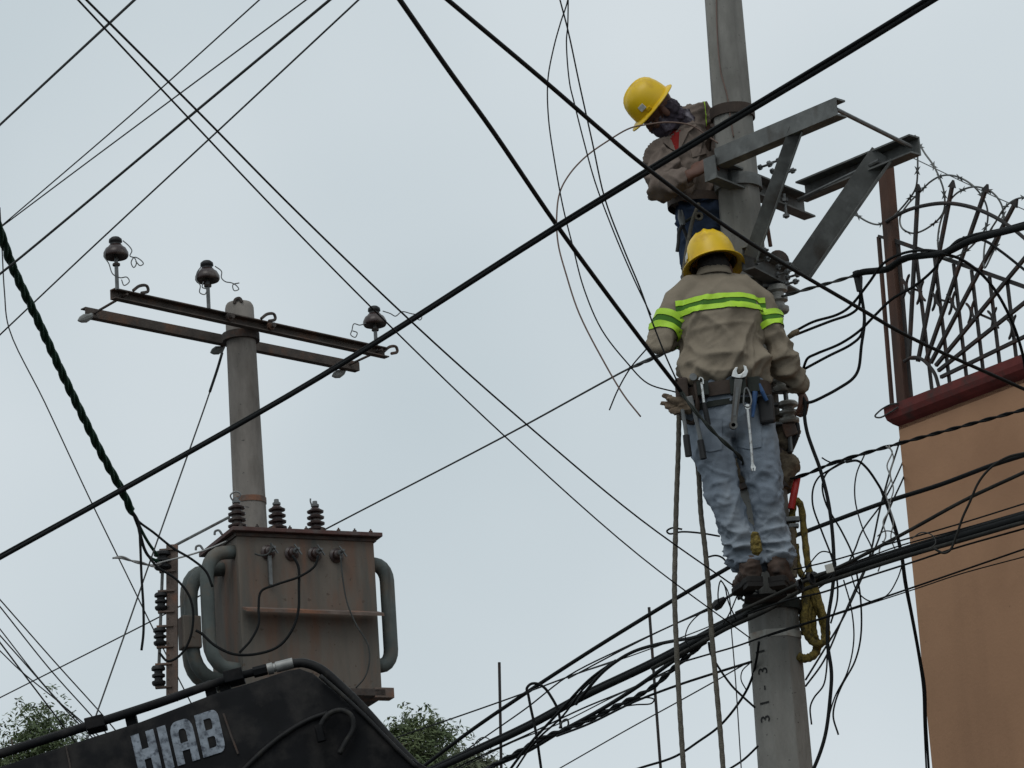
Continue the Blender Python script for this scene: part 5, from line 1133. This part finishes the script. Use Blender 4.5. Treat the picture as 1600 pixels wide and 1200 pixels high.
for lab, pts in (('taller thin rod standing upright among the cables at centre', [(1014, 949), (1022, 1059), (1032, 1199)]), ('shorter thin rod standing upright right of the tree tops', [(780, 1035), (783, 1195)])):
    a, b = P(*pts[0], 22), P(*pts[-1], 22); b2 = b + (b - a) * ((b.z - 0.0) / (a.z - b.z))
    o = MB().tube([b2, b, a], .009, 7).build('antenna_rod', 'iron'); tag(o, lab, 'rod', 'upright thin rods')
sc_ = thing('strain_clamp', 'small black strain clamp on a line left of the boots', 'clamp', P(1123, 950, 17.85))
MB().tube([P(1115, 950, 17.85), P(1122, 944, 17.85), P(1133, 935, 17.85)], [.020, .026, .012], 8).build('wedge', 'plastic_black', sc_)
MB().tube([P(1133, 935, 17.85), P(1150, 924, 17.85)], .005, 6).build('bail', 'dull_steel', sc_)
jb_ = thing('line_bracket', 'tangled black bracket fixed to the pole edge beside the boots', 'bracket', P(1160, 930, 17.86))
MB().lathe(P(1160, 926, 17.88), (1, 0, .2), [(-.03, .012), (-.03, .03), (-.01, .03), (0, .016), (.012, .028), (.03, .028), (.06, .012)], 12).build('spool', 'plastic_black', jb_)
MB().tube(catmull([P(1152, 914, 17.85), P(1155, 930, 17.85), P(1162, 938, 17.85), P(1168, 934, 17.86)], 4), .006, 6).build('hook', 'dull_steel', jb_)
wire('thin line joining the strain clamp and running down left', 2.6, K, [(1115, 950), (1048, 978), (975, 1014), (888, 1060)], 17.86, 19.4, grp=gb)
# --- hand ropes
def rope(label, pts, w):
    q = catmull([W(x, y, -.32) for x, y in pts], 10); r = w / 2 / ppm(q[0]); o = MB().tube(q, [r * (1 + .07 * math.sin(i * 2.3)) for i in range(len(q))], 8).build('hand_rope', 'rope_tan', smooth=True); tag(o, label, 'rope', 'hand ropes hanging below the belt')
rope('left hand rope hanging straight from the lineman belt', [(1061, 645), (1060, 700), (1057, 780), (1055, 860), (1054, 930), (1057, 1010), (1061, 1090), (1066, 1170), (1070, 1230), (1078, 1400), (1084, 1700)], 8)
rope('right hand rope hanging along the lineman left leg', [(1086, 690), (1092, 745), (1095, 800), (1102, 860), (1107, 920), (1112, 990), (1119, 1070), (1126, 1150), (1132, 1230), (1144, 1400), (1160, 1700)], 8)
o = MB().tube(catmull([W(1092, 318, .04), W(1082, 345, .03), W(1075, 380, .02), W(1070, 410, 0), W(1067, 440, -.02)], 5), .010, 8).build('hand_rope', 'rope_tan', smooth=True); tag(o, 'short rope between the upper lineman hips and the lower hard hat', 'rope')
# --- drops and loops right of the pole
gd = 'loose cables hanging right of the pole'
def drop(label, w, pts, Y0=17.9, Y1=17.9, m=K, **k): return wire(label, w, m, pts, Y0, Y1, grp=gd, **k)
drop('long black cable hanging from the lineman right hand to the bottom', 6, [(1248, 612), (1258, 630), (1257, 650), (1261, 675), (1270, 702), (1280, 729), (1293, 778), (1300, 827), (1303, 890), (1300, 925), (1294, 965), (1293, 1005), (1299, 1050), (1297, 1090), (1289, 1150), (1273, 1197), (1255, 1230)], 17.72, 17.6)
drop('twisted service line from the pole rising right over the wall', 6, [(1236, 748), (1262, 740), (1300, 724), (1345, 710), (1401, 694), (1500, 667), (1600, 640)], 17.9, 17.0, e1=200, twist=2, step=12)
drop('loop dropping from the service line, outermost on the left', 3, [(1319, 720), (1298, 733), (1280, 745), (1271, 762), (1270, 789), (1284, 830), (1300, 872), (1308, 907), (1308, 939), (1298, 974)])
drop('loop dropping from the service line, inner one with long tail', 3, [(1331, 717), (1308, 728), (1292, 739), (1285, 758), (1291, 788), (1315, 830), (1333, 869), (1340, 904), (1345, 939), (1345, 995), (1336, 1033), (1315, 1072), (1305, 1098), (1302, 1120), (1310, 1148)], 17.95, 17.95)
drop('cable arching from the service line down along the building corner', 4, [(1322, 722), (1340, 720), (1354, 731), (1371, 755), (1382, 775), (1391, 799), (1401, 830), (1410, 869), (1416, 911), (1428, 975), (1438, 1030), (1445, 1072), (1447, 1130), (1452, 1215)], 17.9, 18.5)
drop('second cable running down close to the building corner', 3, [(1376, 765), (1392, 810), (1406, 860), (1413, 910), (1424, 965), (1435, 1025), (1442, 1075), (1444, 1130), (1448, 1215)], 17.95, 18.5)
drop('steepest line crossing the gap between pole and building', 3.2, [(1412, 668, 20.3), (1401, 705, 20.0), (1389, 743), (1375, 795), (1357, 876), (1340, 918), (1315, 970), (1294, 1005), (1259, 1062)], 19.8, 18.0)
drop('gently bent line crossing the gap above the steep ones', 2.8, [(1420, 700, 20.3), (1408, 728, 20.0), (1392, 762), (1378, 787), (1347, 830), (1335, 860), (1318, 890), (1280, 918), (1262, 935)], 19.8, 17.9)
drop('lower parallel line crossing the gap beside the rope hank', 3, [(1424, 716, 20.3), (1411, 748, 20.0), (1389, 797), (1368, 855), (1343, 906), (1319, 960), (1287, 1033), (1259, 1072)], 19.8, 18.05)
drop('thin tail ending low between the pole and building', 2.8, [(1293, 1000), (1291, 1050), (1286, 1072), (1272, 1090), (1266, 1105), (1268, 1132)], 17.85, 17.85)
drop('pale kinked wire hanging from the service line near the wall', 2.4, [(1384, 697), (1394, 705), (1386, 728), (1392, 748), (1384, 770), (1390, 795), (1380, 815), (1384, 838), (1374, 860), (1376, 880), (1372, 893)], 17.5, 17.6, m='wire_light', name='wire')
drop('second pale kinked wire beside the first near the wall', 2.2, [(1389, 696), (1396, 715), (1391, 740), (1396, 765), (1390, 790), (1396, 815), (1392, 840), (1400, 862)], 17.5, 17.6, m='wire_light', name='wire')
drop('short twig of wire sticking up on the service line', 2.4, [(1284, 715), (1292, 720), (1302, 724)], 17.85, 17.85)
drop('thin loop curling up above the rope hank binding', 2.2, [(1250, 908), (1266, 880), (1284, 862), (1300, 866), (1306, 884), (1296, 902), (1280, 910)], 17.5, 17.5)
drop('thin strand drooping between the two lowest lines at the wall edge', 2.2, [(1330, 898), (1340, 925), (1362, 940), (1386, 930), (1402, 905), (1410, 882)], 17.2, 17.2)
drop('thin strand bowed left of the building corner below the bundle', 2.4, [(1318, 906), (1330, 950), (1334, 1000), (1324, 1050), (1304, 1090), (1290, 1140)], 17.7, 17.8)
drop('small pigtail of wire curling above the bundle at the wall edge', 2.0, [(1371, 838), (1382, 830), (1396, 832), (1400, 842), (1390, 848), (1378, 846)], 17.0, 17.0, m=BW)
drop('thin arc of wire lying on the bundle over the wall', 2.0, [(1424, 842), (1440, 832), (1456, 836), (1462, 848), (1452, 858)], 16.7, 16.7, m=BW)
drop('slack strand swinging from the service line behind the loops', 2.4, [(1352, 708), (1338, 742), (1336, 780), (1348, 826), (1362, 856), (1366, 880)], 18.1, 17.6)
# --- low-voltage cables leaving the rack to the right
gr_ = 'taped cables leaving the rack to the right'
def tap(label, w, pts, Y0=17.85, Y1=17.5, m=K, **k): return wire(label, w, m, pts, Y0, Y1, grp=gr_, **k)
tap('grey twisted messenger from the top spool to the taped joint', 5.5, [(1222, 463), (1260, 452), (1300, 441), (1340, 429)], 17.86, 17.6, 'wire_bare', twist=2, step=10)
tap('thick taped cable running right across the iron fence', 11, [(1336, 431), (1345, 426), (1370, 423), (1387, 420), (1413, 404), (1445, 399), (1476, 395), (1517, 376), (1560, 364), (1600, 354)], 17.6, 16.4, e1=200, n=9)
tap('thinner cable above the taped one across the fence', 6, [(1390, 417), (1433, 400), (1476, 392), (1500, 376), (1520, 368), (1560, 360), (1600, 349)], 17.5, 16.4, e1=200)
tap('uppermost cable from the lineman shoulder up to the taped joint', 4.5, [(1243, 517), (1270, 503), (1307, 492), (1327, 480), (1357, 443), (1380, 412), (1407, 397), (1440, 391), (1470, 393)], 17.8, 17.0)
tap('second cable from the lineman shoulder bent up to the joint', 4.5, [(1243, 523), (1297, 502), (1330, 490), (1341, 480), (1344, 465), (1342, 432)], 17.8, 17.6)
tap('upper cable of the pair leaving beside the lineman elbow', 4.5, [(1255, 576), (1262, 560), (1275, 553), (1313, 537), (1343, 517), (1367, 493), (1393, 468), (1430, 446), (1459, 421), (1480, 392), (1500, 374), (1530, 372)], 17.8, 16.9)
tap('lower cable of the pair leaving beside the lineman elbow', 4.5, [(1256, 577), (1293, 557), (1330, 538), (1345, 524), (1350, 500), (1347, 470), (1342, 432)], 17.8, 17.6)
tap('cable from the lineman right hand bent up to the joint', 5, [(1254, 630), (1268, 628), (1290, 618), (1310, 607), (1332, 592), (1341, 578), (1346, 540), (1351, 500), (1346, 460), (1342, 430)], 17.72, 17.62)
tap('cable arching down in front of the fence fan', 5, [(1468, 396), (1497, 403), (1530, 425), (1555, 454), (1580, 500), (1597, 550), (1604, 590)], 16.9, 17.5)
tap('cable sloping right down the fence beside the arch', 4.5, [(1505, 371), (1538, 376), (1563, 392), (1600, 421)], 16.9, 16.6, e1=150)
jt = thing('taped_joint', 'black taped joint where the rack cables meet left of the fence', 'cable joint', P(1342, 440, 17.6))
MB().tube([P(1338, 424, 17.6), P(1341, 434, 17.6), P(1343, 455, 17.6)], [.020, .022, .014], 10).build('tape_wrap', 'plastic_black', jt)
fer = MB().tube([P(1232, 527, 17.78), P(1240, 521, 17.78), P(1248, 517, 17.78)], [.012, .016, .014], 10).build('connector', 'sacking', smooth=True); tag(fer, 'tan connector where two cables meet the lineman sleeve', 'connector')
# copper bond wire down the pole face
q = []
for x, y in ((1120, -40), (1121, 30), (1127, 110), (1136, 150), (1142, 190), (1146, 215)):
    fp = facet_point(x, y, .006); q.append(fp[0] if fp else P(x, y, 17.85))
o = MB().tube(catmull(q, 5), .0035, 6).build('bond_wire', 'wire_copper', smooth=True); tag(o, 'thin copper-brown wire running down the upper pole face', 'wire')
# cable ties on the bundle
for i, (x, y, Y) in enumerate(((1268, 905, 17.25), (1250, 915, 17.3))):
    c = P(x, y, Y); d = (P(x + 30, y - 11, Y - .05) - c).normalized(); o = MB().lathe(c, d, [(-.006, .026), (-.006, .030), (.006, .030), (.006, .026), (-.006, .026)], 12).build('cable_tie', 'plastic_black')
    tag(o, ('black tie round the bundle at the top of the rope hank', 'black tie round the bundle at the pole right edge')[i], 'cable tie', 'ties on the bundle')
o = MB().box(P(1296, 888, 17.15), (.018, 0, .004), (0, .004, 0), (-.004, 0, .020)).build('cable_tag', 'tape_pale', bevel=.002); tag(o, 'small pale tag hung on the bundle right of the rope hank', 'tag')
